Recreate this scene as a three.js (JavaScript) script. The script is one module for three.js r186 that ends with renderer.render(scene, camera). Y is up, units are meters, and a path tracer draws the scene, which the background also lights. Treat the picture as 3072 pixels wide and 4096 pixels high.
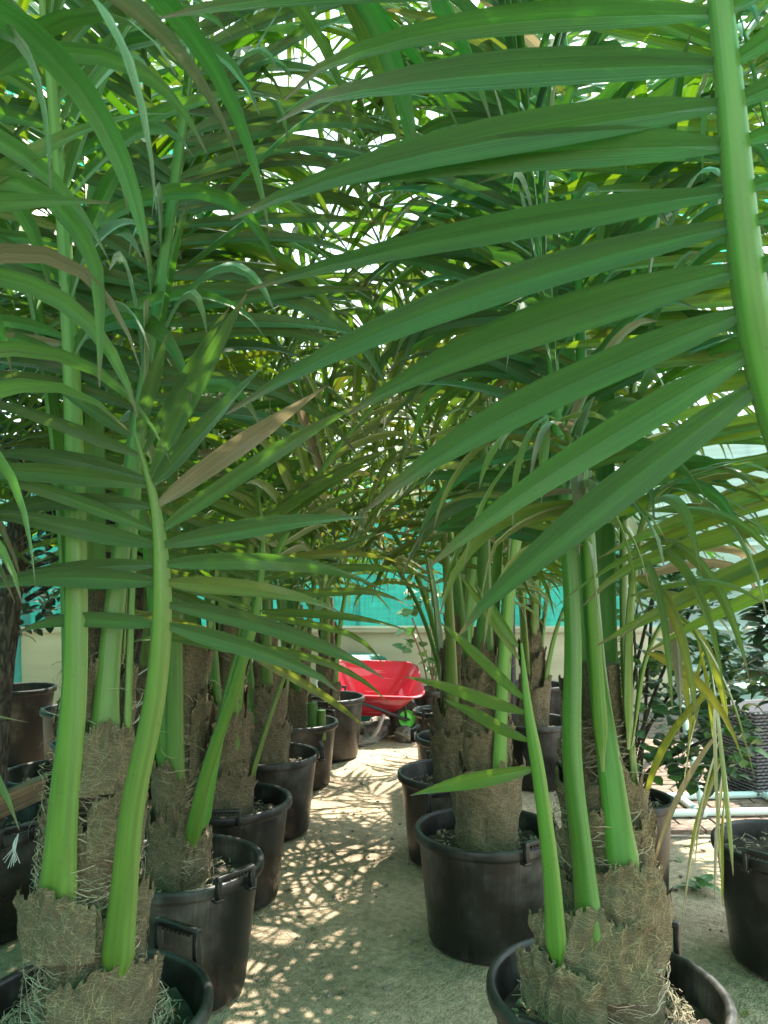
import * as THREE from 'three';
import { ImprovedNoise } from 'three/addons/math/ImprovedNoise.js';
import { mergeGeometries } from 'three/addons/utils/BufferGeometryUtils.js';
import { RoundedBoxGeometry } from 'three/addons/geometries/RoundedBoxGeometry.js';

// ---------------------------------------------------------------- camera, sky, sun, exposure
const scene = new THREE.Scene();
const camera = new THREE.PerspectiveCamera(67.3, 0.75, 0.02, 600);
camera.position.set(0, 1.4, 0);
camera.rotation.x = Math.atan(134 / 1661);
camera.focus = 2.4;
camera.userData.fStop = 8;
camera.updateProjectionMatrix();
const renderer = new THREE.WebGLRenderer({ antialias: true });
renderer.toneMapping = THREE.LinearToneMapping;
renderer.toneMappingExposure = 3.5;
renderer.shadowMap.enabled = true;

const sunDir = new THREE.Vector3(0.25, 0.87, -0.40).normalize();
// hazy bright desert sky: even round the horizon, a little deeper overhead, brighter near the sun
{
  const w = 512, h = 256, d = new Float32Array(w * h * 4), v = new THREE.Vector3();
  for (let j = 0; j < h; j++) for (let i = 0; i < w; i++) {
    const el = ((j + 0.5) / h - 0.5) * Math.PI, az = ((i + 0.5) / w - 0.5) * Math.PI * 2;
    v.set(Math.cos(el) * Math.cos(az), Math.sin(el), Math.cos(el) * Math.sin(az));
    const up = Math.max(0, v.y), hz = Math.pow(1 - up, 3), glow = Math.pow(Math.max(0, v.dot(sunDir)), 12) * 0.5;
    const k = (j * w + i) * 4;
    d[k] = 0.62 + 0.30 * hz + glow; d[k + 1] = 0.80 + 0.14 * hz + glow * 0.97; d[k + 2] = 0.90 + 0.02 * hz + glow * 0.88; d[k + 3] = 1;
  }
  const t = new THREE.DataTexture(d, w, h, THREE.RGBAFormat, THREE.FloatType);
  t.mapping = THREE.EquirectangularReflectionMapping; t.magFilter = t.minFilter = THREE.LinearFilter; t.needsUpdate = true;
  scene.background = t; scene.environment = t;
}
const sun = new THREE.DirectionalLight(new THREE.Color(1, 0.92, 0.82), 4.4);
sun.position.copy(sunDir).multiplyScalar(30);
sun.castShadow = true;
sun.shadow.mapSize.set(4096, 4096);
Object.assign(sun.shadow.camera, { left: -12, right: 12, top: 12, bottom: -12, near: 1, far: 80 });
sun.target.position.set(0, 0, -4);
sun.position.add(sun.target.position);
scene.add(sun, sun.target);

// ---------------------------------------------------------------- helpers
function rng(seed) {
  let a = seed >>> 0;
  return () => { a = (a + 0x6d2b79f5) | 0; let t = Math.imul(a ^ (a >>> 15), 1 | a); t = (t + Math.imul(t ^ (t >>> 7), 61 | t)) ^ t; return ((t ^ (t >>> 14)) >>> 0) / 4294967296; };
}
const perlin = new ImprovedNoise();
const N3 = (x, y, z = 0) => perlin.noise(x + 31.7, y + 17.3, z + 5.9);
const V = (x, y, z) => new THREE.Vector3(x, y, z);
const rad = THREE.MathUtils.degToRad;
const lerp = THREE.MathUtils.lerp, clamp = THREE.MathUtils.clamp, smooth = THREE.MathUtils.smoothstep;
const taken = {};
function numbered(name) { const n = (taken[name] = (taken[name] ?? -1) + 1); return n ? `${name}_${String(n).padStart(3, '0')}` : name; }
function tag(o, label, category, group, kind) {
  if (label) o.userData.label = label;
  if (category) o.userData.category = category;
  if (group) o.userData.group = group;
  if (kind) o.userData.kind = kind;
  return o;
}
function mesh(name, geo, mat, parent) { const m = new THREE.Mesh(geo, mat); m.name = name; m.castShadow = m.receiveShadow = true; if (parent) parent.add(m); return m; }
function top(name, geo, mat, label, category, group, kind) { return tag(mesh(numbered(name), geo, mat, scene), label, category, group, kind); }
function thing(name, pos, label, category, group) { const g = new THREE.Group(); g.name = numbered(name); g.position.set(...pos); scene.add(g); return tag(g, label, category, group); }
function structure(name, geo, mat) { return tag(mesh(name, geo, mat, scene), null, null, null, 'structure'); }
function merged(list) { const l = list.map((g) => (g.index ? g.toNonIndexed() : g)); return mergeGeometries(l, false); }
function box(w, h, d, x = 0, y = 0, z = 0, r = 0, seg = 1) {
  const g = r > 0 ? new RoundedBoxGeometry(w, h, d, seg, r) : new THREE.BoxGeometry(w, h, d);
  return g.translate(x, y, z);
}
function tube(points, radius, seg = 24, sides = 8, closed = false) { return new THREE.TubeGeometry(new THREE.CatmullRomCurve3(points.map((p) => (p.isVector3 ? p : V(...p))), closed, 'centripetal'), seg, radius, sides, closed); }

// tileable value noise for textures
function tileNoise(seed) {
  const r = rng(seed), T = new Float32Array(65536);
  for (let i = 0; i < 65536; i++) T[i] = r();
  return (x, y, px, py) => {
    const xi = Math.floor(x), yi = Math.floor(y), fx = x - xi, fy = y - yi, sx = fx * fx * (3 - 2 * fx), sy = fy * fy * (3 - 2 * fy);
    const at = (i, j) => T[((((i % px) + px) % px) + 256 * (((j % py) + py) % py)) & 65535];
    return lerp(lerp(at(xi, yi), at(xi + 1, yi), sx), lerp(at(xi, yi + 1), at(xi + 1, yi + 1), sx), sy);
  };
}
function texture(w, h, fn, srgb = true) {
  const d = new Uint8Array(w * h * 4);
  for (let y = 0; y < h; y++) for (let x = 0; x < w; x++) {
    const c = fn(x / w, y / h, x, y), k = (y * w + x) * 4;
    d[k] = clamp(c[0], 0, 1) * 255; d[k + 1] = clamp(c[1], 0, 1) * 255; d[k + 2] = clamp(c[2], 0, 1) * 255; d[k + 3] = 255;
  }
  const t = new THREE.DataTexture(d, w, h);
  t.wrapS = t.wrapT = THREE.RepeatWrapping; t.magFilter = THREE.LinearFilter; t.minFilter = THREE.LinearMipmapLinearFilter; t.generateMipmaps = true;
  if (srgb) t.colorSpace = THREE.SRGBColorSpace;
  t.needsUpdate = true;
  return t;
}
function fbm(n, u, v, base, oct) { let s = 0, a = 0.5, f = base; for (let i = 0; i < oct; i++) { s += a * n(u * f, v * f, Math.min(256, f), Math.min(256, f)); a *= 0.5; f *= 2; } return s / (1 - Math.pow(0.5, oct)); }

// ---------------------------------------------------------------- materials
const nA = tileNoise(11), nB = tileNoise(23), nC = tileNoise(37);
// leaf blade: u across the blade, v along it; fine parallel veins, freckles
const leafTex = texture(256, 512, (u, v) => {
  const vein = nA(u * 48, v * 2, 48, 2) * 0.6 + nB(u * 96, v * 4, 96, 4) * 0.4;
  const blotch = fbm(nC, u, v, 4, 4);
  const speck = nA(u * 64, v * 128, 64, 128) > 0.94 ? 0.16 : 0;
  const g = 0.84 + 0.2 * (vein - 0.5) + 0.2 * (blotch - 0.5) - speck;
  return [g + speck * 0.5, g, g - speck * 0.2];
});
const leafBump = texture(256, 16, (u) => { const s = nA(u * 48, 0, 48, 1) * 0.7 + nB(u * 96, 0, 96, 1) * 0.3; return [s, s, s]; }, false);
const leafMat = new THREE.MeshPhysicalMaterial({ name: 'palm leaf', color: 0xffffff, map: leafTex, bumpMap: leafBump, bumpScale: 0.0006, vertexColors: true, roughness: 0.92, transmission: 0.52, thickness: 0, clearcoat: 0.55, clearcoatRoughness: 0.27, side: THREE.DoubleSide });
const broadTex = texture(128, 128, (u, v) => { const b = fbm(nB, u, v, 6, 4); const vein = Math.abs(((v * 7 + Math.abs(u - 0.5) * 4) % 1) - 0.5) < 0.06 ? 0.1 : 0; const g = 0.85 + 0.3 * (b - 0.5) + vein; return [g, g, g]; });
const broadMat = new THREE.MeshPhysicalMaterial({ name: 'broad leaf', map: broadTex, vertexColors: true, roughness: 0.95, transmission: 0.35, thickness: 0, clearcoat: 0.6, clearcoatRoughness: 0.3, side: THREE.DoubleSide });
// green leaf stalks
const stalkTex = texture(128, 512, (u, v) => {
  const st = nA(u * 40, v * 3, 40, 3), b = fbm(nB, u, v, 5, 4), sp = nC(u * 60, v * 200, 60, 200) > 0.955 ? 0.25 : 0;
  const g = 0.88 + 0.16 * (st - 0.5) + 0.22 * (b - 0.5);
  return [g - sp * 0.6, g - sp, g - sp * 0.8];
});
const stalkMat = new THREE.MeshPhysicalMaterial({ name: 'palm stalk', map: stalkTex, vertexColors: true, roughness: 0.5, clearcoat: 0.35, clearcoatRoughness: 0.4 });
// woven fibre of the trunks
function strokeCanvas(size, n, seed, ground, shade) {
  const cv = document.createElement('canvas'); cv.width = cv.height = size;
  const c = cv.getContext('2d'), r = rng(seed);
  c.fillStyle = ground; c.fillRect(0, 0, size, size);
  for (let i = 0; i < n; i++) {
    const x = r() * size, y = r() * size, kind = r(), L = size * (0.05 + 0.14 * r());
    const a = kind < 0.62 ? (r() - 0.5) * 0.5 + (r() < 0.3 ? 0.5 : -0.12) : kind < 0.9 ? 1.57 + (r() - 0.5) * 0.7 : r() * 3.14;
    const b = a + (r() - 0.5) * 0.9, k = Math.pow(i / n, 0.7) * (0.35 + 0.65 * r());
    c.strokeStyle = shade(k, r()); c.lineWidth = 0.8 + 1.9 * r();
    for (const dx of [-size, 0, size]) for (const dy of [-size, 0, size]) {
      if (x + dx < -L || x + dx > size + L || y + dy < -L || y + dy > size + L) continue;
      c.beginPath(); c.moveTo(x + dx, y + dy); c.quadraticCurveTo(x + dx + Math.cos(a) * L * 0.5, y + dy + Math.sin(a) * L * 0.5, x + dx + Math.cos(b) * L, y + dy + Math.sin(b) * L); c.stroke();
    }
  }
  const t = new THREE.CanvasTexture(cv); t.wrapS = t.wrapT = THREE.RepeatWrapping;
  return t;
}
const fibreTex = strokeCanvas(1024, 5200, 7, 'rgb(98,88,70)', (k, v) => `rgb(${Math.round(84 + 126 * k + 8 * v)},${Math.round(76 + 120 * k)},${Math.round(60 + 98 * k - 8 * v)})`);
fibreTex.colorSpace = THREE.SRGBColorSpace;
const fibreBump = strokeCanvas(1024, 5200, 7, 'rgb(40,40,40)', (k) => `rgb(${Math.round(40 + 215 * k)},${Math.round(40 + 215 * k)},${Math.round(40 + 215 * k)})`);
const fibreMat = new THREE.MeshStandardMaterial({ name: 'coir fibre', map: fibreTex, bumpMap: fibreBump, bumpScale: 0.005, roughness: 0.95, side: THREE.DoubleSide });
const strandMat = new THREE.MeshStandardMaterial({ name: 'coir strands', color: new THREE.Color().setRGB(0.42, 0.35, 0.24), roughness: 0.9, side: THREE.DoubleSide });
// black nursery plastic with dust and scratches
const potTex = texture(512, 512, (u, v) => {
  const dust = fbm(nA, u, v, 4, 6), speck = nB(u * 200, v * 200, 200, 200) > 0.955 ? 0.12 : 0, run = Math.pow(nC(u * 90, v * 3, 90, 3), 4) * 0.07;
  const k = 0.10 + 0.24 * Math.pow(clamp((dust - 0.42) * 2.6, 0, 1), 1.4) + speck * dust * 1.5 + run * dust * 1.6;
  return [k * 1.02, k, k * 0.95];
});
const potRough = texture(256, 256, (u, v) => { const d = fbm(nA, u, v, 4, 5); const k = 0.26 + 0.6 * (d - 0.3); return [k, k, k]; }, false);
const potMat = new THREE.MeshStandardMaterial({ name: 'black plastic', map: potTex, roughnessMap: potRough, roughness: 1, side: THREE.DoubleSide });
const brownPotMat = new THREE.MeshStandardMaterial({ name: 'faded brown plastic', map: potTex, color: new THREE.Color().setRGB(1, 0.8, 0.7), roughness: 0.7, side: THREE.DoubleSide });
brownPotMat.color.multiplyScalar(1);
// soil
const soilTex = texture(512, 512, (u, v) => { const a = fbm(nA, u, v, 8, 6), sp = nB(u * 150, v * 150, 150, 150) > 0.93 ? 0.2 : 0; const k = 0.1 + 0.3 * a + sp; return [k * 1.05, k * 0.93, k * 0.8]; });
const soilMat = new THREE.MeshStandardMaterial({ name: 'potting soil', map: soilTex, bumpMap: soilTex, bumpScale: 0.03, roughness: 1 });
// sand
const sandTex = texture(1024, 1024, (u, v) => {
  const big = fbm(nA, u, v, 4, 5), fine = fbm(nB, u, v, 64, 3), grain = nC(u * 256, v * 256, 256, 256);
  const pebble = nA(u * 180, v * 180, 180, 180) > 0.965 ? 0.1 : 0;
  const k = 0.66 + 0.22 * (big - 0.5) + 0.22 * (fine - 0.5) + 0.1 * (grain - 0.5) + pebble;
  return [k, k * 0.885, k * 0.735];
});
const sandBump = texture(1024, 1024, (u, v) => { const k = 0.5 * fbm(nB, u, v, 32, 4) + 0.25 * fbm(nA, u, v, 8, 3) + 0.25 * nC(u * 256, v * 256, 256, 256); return [k, k, k]; }, false);
for (const t of [sandTex, sandBump]) t.repeat.set(0.8, 0.8);
const sandMat = new THREE.MeshStandardMaterial({ name: 'sand', map: sandTex, bumpMap: sandBump, bumpScale: 0.014, roughness: 1 });
const netTex = texture(512, 512, (u, v) => { const w = 0.5 * nA(u * 256, v * 6, 256, 6) + 0.5 * nB(u * 6, v * 256, 6, 256), b = fbm(nC, u, v, 4, 5); const k = 0.85 + 0.3 * (w - 0.5) + 0.25 * (b - 0.5); return [k, k, k]; });
const netMat = new THREE.MeshPhysicalMaterial({ name: 'shade net', color: new THREE.Color().setRGB(0.04, 0.54, 0.37), map: netTex, roughness: 1, transmission: 0.6, thickness: 0, side: THREE.DoubleSide });
const fenceNetMat = new THREE.MeshPhysicalMaterial({ name: 'fence net', color: new THREE.Color().setRGB(0.03, 0.33, 0.27), map: netTex, roughness: 1, transmission: 0.42, thickness: 0, side: THREE.DoubleSide });
const plasterTex = texture(512, 512, (u, v) => { const b = fbm(nA, u, v, 4, 6), s = Math.pow(nB(u * 30, v * 3, 30, 3), 3) * 0.15; const k = 0.80 + 0.2 * (b - 0.5) - s; return [k, k * 0.95, k * 0.80]; });
const plasterMat = new THREE.MeshStandardMaterial({ name: 'cream plaster', map: plasterTex, bumpMap: plasterTex, bumpScale: 0.01, roughness: 0.95 });
const barkFn = (u, v) => { const r = Math.abs(fbm(nA, u, v * 0.5, 16, 4) - 0.5) * 2; return Math.pow(r, 0.6); };
const barkTex = texture(256, 512, (u, v) => { const k = 0.17 + 0.33 * barkFn(u, v); return [k, k * 0.93, k * 0.82]; });
const barkBump = texture(256, 512, (u, v) => { const k = barkFn(u, v); return [k, k, k]; }, false);
const barkMat = new THREE.MeshStandardMaterial({ name: 'bark', map: barkTex, bumpMap: barkBump, bumpScale: 0.012, roughness: 1 });
const woodTex = texture(512, 128, (u, v) => { const g = nA(u * 4 + v * 0, v * 60, 4, 60), b = fbm(nB, u, v, 4, 4); const k = 0.56 + 0.2 * (g - 0.5) + 0.2 * (b - 0.5); return [k, k * 0.85, k * 0.66]; });
const woodMat = new THREE.MeshStandardMaterial({ name: 'weathered timber', map: woodTex, bumpMap: woodTex, bumpScale: 0.004, roughness: 0.9 });
const pipeMat = new THREE.MeshStandardMaterial({ name: 'white plastic pipe', color: new THREE.Color().setRGB(0.62, 0.76, 0.72), roughness: 0.4 });
const steelMat = new THREE.MeshStandardMaterial({ name: 'dark steel tube', color: new THREE.Color().setRGB(0.05, 0.05, 0.055), roughness: 0.4, metalness: 0.4 });
const wornSteelMat = new THREE.MeshStandardMaterial({ name: 'worn bare steel', color: new THREE.Color().setRGB(0.55, 0.5, 0.5), roughness: 0.4, metalness: 0.6 });
const redTex = texture(512, 512, (u, v) => {
  const b = fbm(nA, u, v, 5, 5), paint = fbm(nB, u, v, 7, 5) > 0.64 ? 1 : 0, scr = nC(u * 12, v * 180, 12, 180) > 0.96 ? 0.25 : 0, dust = clamp((fbm(nC, u, v, 4, 5) - 0.45) * 3, 0, 1) * 0.18;
  const m = Math.max(paint * 0.55, scr, dust);
  return [lerp(0.80 + 0.12 * (b - 0.5), 0.90, m), lerp(0.12, 0.80, m), lerp(0.21, 0.8, m)];
});
const redMat = new THREE.MeshPhysicalMaterial({ name: 'red barrow paint', map: redTex, roughness: 0.45, clearcoat: 0.4, clearcoatRoughness: 0.25, side: THREE.DoubleSide });
const rubberMat = new THREE.MeshStandardMaterial({ name: 'dusty rubber', map: potTex, color: new THREE.Color(1, 0.95, 0.85), roughness: 0.95 });
rubberMat.color.setRGB(3.2, 2.7, 2.2);
const hubMat = new THREE.MeshStandardMaterial({ name: 'green hub', color: new THREE.Color().setRGB(0.12, 0.62, 0.06), roughness: 0.45 });
const greenTrayTex = texture(256, 256, (u, v) => { const p = fbm(nB, u, v, 5, 4) > 0.55; return p ? [0.86, 0.9, 0.88] : [0.09, 0.42, 0.34]; });
const greenTrayMat = new THREE.MeshStandardMaterial({ name: 'green tray with white splashes', map: greenTrayTex, roughness: 0.5, side: THREE.DoubleSide });
const stoneTex = texture(256, 256, (u, v) => { const k = 0.5 + 0.5 * (fbm(nA, u, v, 6, 5) - 0.5); return [k, k * 0.94, k * 0.86]; });
const stoneMat = new THREE.MeshStandardMaterial({ name: 'broken concrete', map: stoneTex, bumpMap: stoneTex, bumpScale: 0.01, roughness: 1 });
const paverMats = [[0.50, 0.38, 0.34], [0.55, 0.42, 0.37], [0.44, 0.36, 0.33], [0.52, 0.45, 0.41]].map((c, i) => new THREE.MeshStandardMaterial({ name: 'paver ' + i, map: stoneTex, color: new THREE.Color().setRGB(c[0] * 1.9, c[1] * 1.9, c[2] * 1.9), bumpMap: stoneTex, bumpScale: 0.004, roughness: 0.95 }));
const weaveTex = texture(256, 256, (u, v) => { const a = nA(u * 40, v * 40, 40, 40); const k = 0.40 + 0.15 * (a - 0.5); return [k, k * 0.97, k]; });
const weaveMat = new THREE.MeshStandardMaterial({ name: 'grey wicker', map: weaveTex, roughness: 0.7 });
const darkWeaveMat = new THREE.MeshStandardMaterial({ name: 'wicker lining', color: new THREE.Color().setRGB(0.04, 0.04, 0.05), roughness: 0.9 });
const panelTex = texture(512, 256, (u, v) => { const b = fbm(nA, u, v, 4, 5), st = nB(u * 3, v * 40, 3, 40); const k = 0.82 + 0.16 * (b - 0.5) + 0.06 * (st - 0.5); return [k * 0.9, k, k * 0.97]; });
const panelMat = new THREE.MeshPhysicalMaterial({ name: 'pale plastic sheet', map: panelTex, roughness: 0.7, transmission: 0.3, thickness: 0, side: THREE.DoubleSide });
panelMat.roughness = 0.95;
const cordMat = new THREE.MeshStandardMaterial({ name: 'white cord', color: new THREE.Color().setRGB(0.7, 0.72, 0.7), roughness: 0.8 });

// ---------------------------------------------------------------- ground, paving, walls
const pavEdge = (z) => 1.18 + 0.0 * z;
function groundHeight(x, z) {
  const rough = 0.010 * N3(x * 2.1, z * 2.1) + 0.006 * N3(x * 6, z * 6, 3) + 0.0035 * N3(x * 17, z * 17, 7) + 0.0022 * N3(x * 41, z * 41, 9);
  const flat = smooth(Math.hypot(x, z + 4), 6, 14);
  return rough * (1 - flat);
}
{
  const axis = (lo, hi, step, far) => { const a = []; for (let v = lo; v <= hi + 1e-6; v += step) a.push(v); let s = step; let l = lo, h = hi; while (h < far) { s *= 1.5; l -= s; h += s; a.unshift(l); a.push(h); } return a; };
  const xs = axis(-2.4, 2.6, 0.022, 250), zs = axis(-7.8, -0.2, 0.026, 250);
  const pos = new Float32Array(xs.length * zs.length * 3), uv = new Float32Array(xs.length * zs.length * 2), idx = [];
  let k = 0;
  for (const z of zs) for (const x of xs) {
    pos[k * 3] = x; pos[k * 3 + 1] = groundHeight(x, z); pos[k * 3 + 2] = z; uv[k * 2] = x; uv[k * 2 + 1] = -z; k++;
  }
  const w = xs.length;
  for (let j = 0; j < zs.length - 1; j++) for (let i = 0; i < w - 1; i++) { const a = j * w + i; idx.push(a, a + w, a + 1, a + 1, a + w, a + w + 1); }
  const g = new THREE.BufferGeometry();
  g.setAttribute('position', new THREE.BufferAttribute(pos, 3)); g.setAttribute('uv', new THREE.BufferAttribute(uv, 2)); g.setIndex(idx); g.computeVertexNormals();
  structure('ground', g, sandMat);
}
// block paving on the far side of the row
{
  const r = rng(5);
  const bed = structure('paving', box(3.6, 0.02, 4.6, 3.1, 0.004, -6.5), stoneMat);
  const variants = [0, 1, 2].map((k) => new RoundedBoxGeometry(0.192, 0.05, 0.092, 1, 0.006));
  let n = 0;
  for (let j = 0; j < 34 && n < 290; j++) for (let i = 0; i < 9 && n < 290; i++) {
    const x = 1.42 + i * 0.2 + (j % 2) * 0.1, z = -4.28 - j * 0.1;
    const b = mesh('brick', variants[n % 3], paverMats[Math.floor(r() * 4)], bed);
    b.position.set(x, 0.012 + 0.006 * (r() - 0.5), z); b.rotation.set(0.02 * (r() - 0.5), 0.03 * (r() - 0.5), 0.02 * (r() - 0.5)); n++;
  }
}
function wavySheet(w, h, fx, nx = 60, ny = 24, uvs = 1) {
  const g = new THREE.PlaneGeometry(w, h, nx, ny), p = g.attributes.position, u = g.attributes.uv;
  for (let i = 0; i < p.count; i++) { const x = p.getX(i), y = p.getY(i); p.setZ(i, fx(x, y)); u.setXY(i, x * uvs, y * uvs); }
  g.computeVertexNormals();
  return g;
}
// back boundary: low cream wall with shade net above, strung on posts
{
  const wall = thing('boundary_wall', [0, 0, -8.0], 'low cream plastered wall running behind the red wheelbarrow', 'wall');
  mesh('wall_body', box(9, 0.80, 0.16, -0.6, 0.40, 0), plasterMat, wall);
  mesh('coping', box(9.06, 0.06, 0.22, -0.6, 0.832, 0, 0.01), plasterMat, wall);
  const net = thing('shade_net_fence', [0, 0, -8.12], 'sagging teal shade net stretched above the low cream wall', 'net fence');
  const f = (x, y) => 0.05 * N3(x * 1.3, y * 0.5) + 0.02 * N3(x * 5, y * 1.2, 2) + 0.008 * N3(x * 16, y * 3, 5);
  mesh('net', wavySheet(9.2, 1.55, f, 160, 40).translate(-0.6, 1.58, 0), fenceNetMat, net);
  for (const x of [-4.6, -2.4, -0.2, 2.0, 3.6]) mesh('post', new THREE.CylinderGeometry(0.025, 0.025, 2.4, 10).translate(x, 1.2, -0.13), steelMat, net);
}
{
  const net = thing('shade_net_fence', [-3.7, 0, -4], 'teal shade net along the side behind the bark covered trees', 'net fence');
  const f = (x, y) => 0.06 * N3(x * 1.1, y * 0.5, 4) + 0.02 * N3(x * 5, y * 1.2, 8);
  mesh('net', wavySheet(12, 2.7, f, 160, 40).rotateY(Math.PI / 2).translate(0, 1.4, 0), fenceNetMat, net);
  for (const z of [-4, -2, 0, 2, 4]) mesh('post', new THREE.CylinderGeometry(0.025, 0.025, 2.8, 10).translate(-0.15, 1.4, z), steelMat, net);
}
// pale plastic-clad wall on the far side of the paving
{
  const w = thing('plastic_screen', [4.1, 0, -7.2], 'pale sheet plastic screen with rails beyond the block paving', 'screen');
  w.rotation.y = rad(-32);
  for (let i = 0; i < 7; i++) mesh('panel', box(3.6, 0.40, 0.012, 0, 0.24 + i * 0.415, 0.006 * (i % 2)), panelMat, w);
  for (let i = 0; i < 6; i++) mesh('rail', box(3.62, 0.035, 0.03, 0, 0.448 + i * 0.415, 0.025, 0.005), pipeMat, w);
  for (const x of [-1.8, -0.6, 0.6, 1.8]) mesh('post', box(0.05, 3.0, 0.05, x, 1.5, -0.045, 0.006), pipeMat, w);
}

// ---------------------------------------------------------------- pots
function latheUV(geo, uscale, h) { const u = geo.attributes.uv, p = geo.attributes.position; for (let i = 0; i < u.count; i++) u.setXY(i, u.getX(i) * uscale, p.getY(i) / h); return geo; }
function handleGeo(up) {
  const parts = [box(0.15, 0.018, 0.02, 0, up, 0, 0.005)];
  for (const s of [-1, 1]) parts.push(box(0.018, up + 0.035, 0.022, s * 0.066, (up - 0.035) / 2, 0, 0.005), box(0.03, 0.012, 0.032, s * 0.066, -0.03, -0.004, 0.004));
  for (let i = -3; i <= 3; i++) parts.push(box(0.008, 0.006, 0.018, i * 0.014, up - 0.012, 0));
  return merged(parts);
}
const handleUp = handleGeo(0.065), handleLow = handleGeo(0.035);
const potCache = {};
function potGeo(R, H) {
  const key = R + '_' + H;
  if (!potCache[key]) {
    const b = R * 0.80, t = 0.006;
    const P = [[0.001, 0.004], [b - 0.02, 0.004], [b - 0.004, 0.010], [b, 0.022], [lerp(b, R - 0.018, 0.45), H * 0.45], [R - 0.020, H - 0.05], [R - 0.014, H - 0.040], [R - 0.002, H - 0.036], [R, H - 0.028], [R, H - 0.010], [R - 0.004, H - 0.003], [R - 0.012, H], [R - 0.020, H - 0.003], [R - 0.024, H - 0.012], [R - 0.027, H - 0.05], [R - 0.05, H * 0.5]];
    const g = new THREE.LatheGeometry(P.map((p) => new THREE.Vector2(p[0], p[1])), 64);
    const q = g.attributes.position;
    for (let i = 0; i < q.count; i++) { const a = Math.atan2(q.getZ(i), q.getX(i)), d = 1 + 0.008 * Math.sin(2 * a + R * 40) * (q.getY(i) / H); q.setX(i, q.getX(i) * d); q.setZ(i, q.getZ(i) / d); }
    g.computeVertexNormals();
    potCache[key] = latheUV(g, 3, 0.5);
  }
  return potCache[key];
}
function soilGeo(R, seed) {
  const g = new THREE.CircleGeometry(R, 48, 0, Math.PI * 2), rings = 14;
  const pos = [], uv = [], idx = [], S = 48;
  for (let j = 0; j <= rings; j++) for (let i = 0; i <= S; i++) {
    const a = (i / S) * Math.PI * 2, r = (R * j) / rings, x = Math.cos(a) * r, z = Math.sin(a) * r;
    pos.push(x, 0.028 * N3(x * 9 + seed, z * 9, seed) + 0.016 * N3(x * 30 + seed, z * 30, 1) + 0.02 * (1 - j / rings), z); uv.push(x * 2.2 + seed * 0.37, z * 2.2);
  }
  for (let j = 0; j < rings; j++) for (let i = 0; i < S; i++) { const a = j * (S + 1) + i; idx.push(a, a + 1, a + S + 1, a + 1, a + S + 2, a + S + 1); }
  const o = new THREE.BufferGeometry();
  o.setAttribute('position', new THREE.Float32BufferAttribute(pos, 3)); o.setAttribute('uv', new THREE.Float32BufferAttribute(uv, 2)); o.setIndex(idx); o.computeVertexNormals();
  return o;
}
function pot(x, z, { R = 0.285, H = 0.42, handles = [], label, group, mat = potMat, seed = 1, soil = 0.80, category = 'plant pot', litter = 150, turn = 0 }) {
  const p = thing('plant_pot', [x, 0.002, z], label, category, group);
  const body = mesh('body', potGeo(R, H), mat, p); body.rotation.y = seed * 1.3 + turn;
  for (const [deg, up] of handles) {
    const h = mesh('handle', up ? handleUp : handleLow, mat, p), a = rad(deg);
    h.position.set(Math.cos(a) * (R + 0.010), H - 0.008, -Math.sin(a) * (R + 0.010)); h.rotation.y = a + Math.PI / 2; 
  }
  const s = mesh('soil', soilGeo(R - 0.034, seed), soilMat, p); s.position.y = H * soil;
  if (litter) {
    const r = rng(seed * 77 + 3), bits = [];
    for (let i = 0; i < litter; i++) {
      const a = r() * 6.283, q = Math.sqrt(r()) * (R - 0.06), L = 0.01 + 0.035 * r();
      const g = r() < 0.55 ? new THREE.BoxGeometry(L, 0.0015, 0.0022) : new THREE.IcosahedronGeometry(0.003 + 0.008 * r() * r(), 0);
      bits.push((g.index ? g.toNonIndexed() : g).rotateZ((r() - 0.5) * 0.8).rotateY(r() * 6.28).translate(Math.cos(a) * q, 0.017 + 0.01 * r(), Math.sin(a) * q));
    }
    tag(mesh('litter', merged(bits), strandMat, s), null, null, null, 'stuff');
  }
  return p;
}

// ---------------------------------------------------------------- palms
const GREEN = [[0.080, 0.255, 0.006], [0.058, 0.225, 0.012], [0.130, 0.310, 0.005], [0.180, 0.320, 0.005], [0.050, 0.180, 0.012]];
const YELLOW = [0.34, 0.31, 0.025], BROWN = [0.26, 0.17, 0.075], STRAW = [0.42, 0.33, 0.17];
const W_SHAPE = [0.30, 0.72, 0.95, 1.0, 0.98, 0.90, 0.76, 0.56, 0.33, 0.05];
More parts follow.
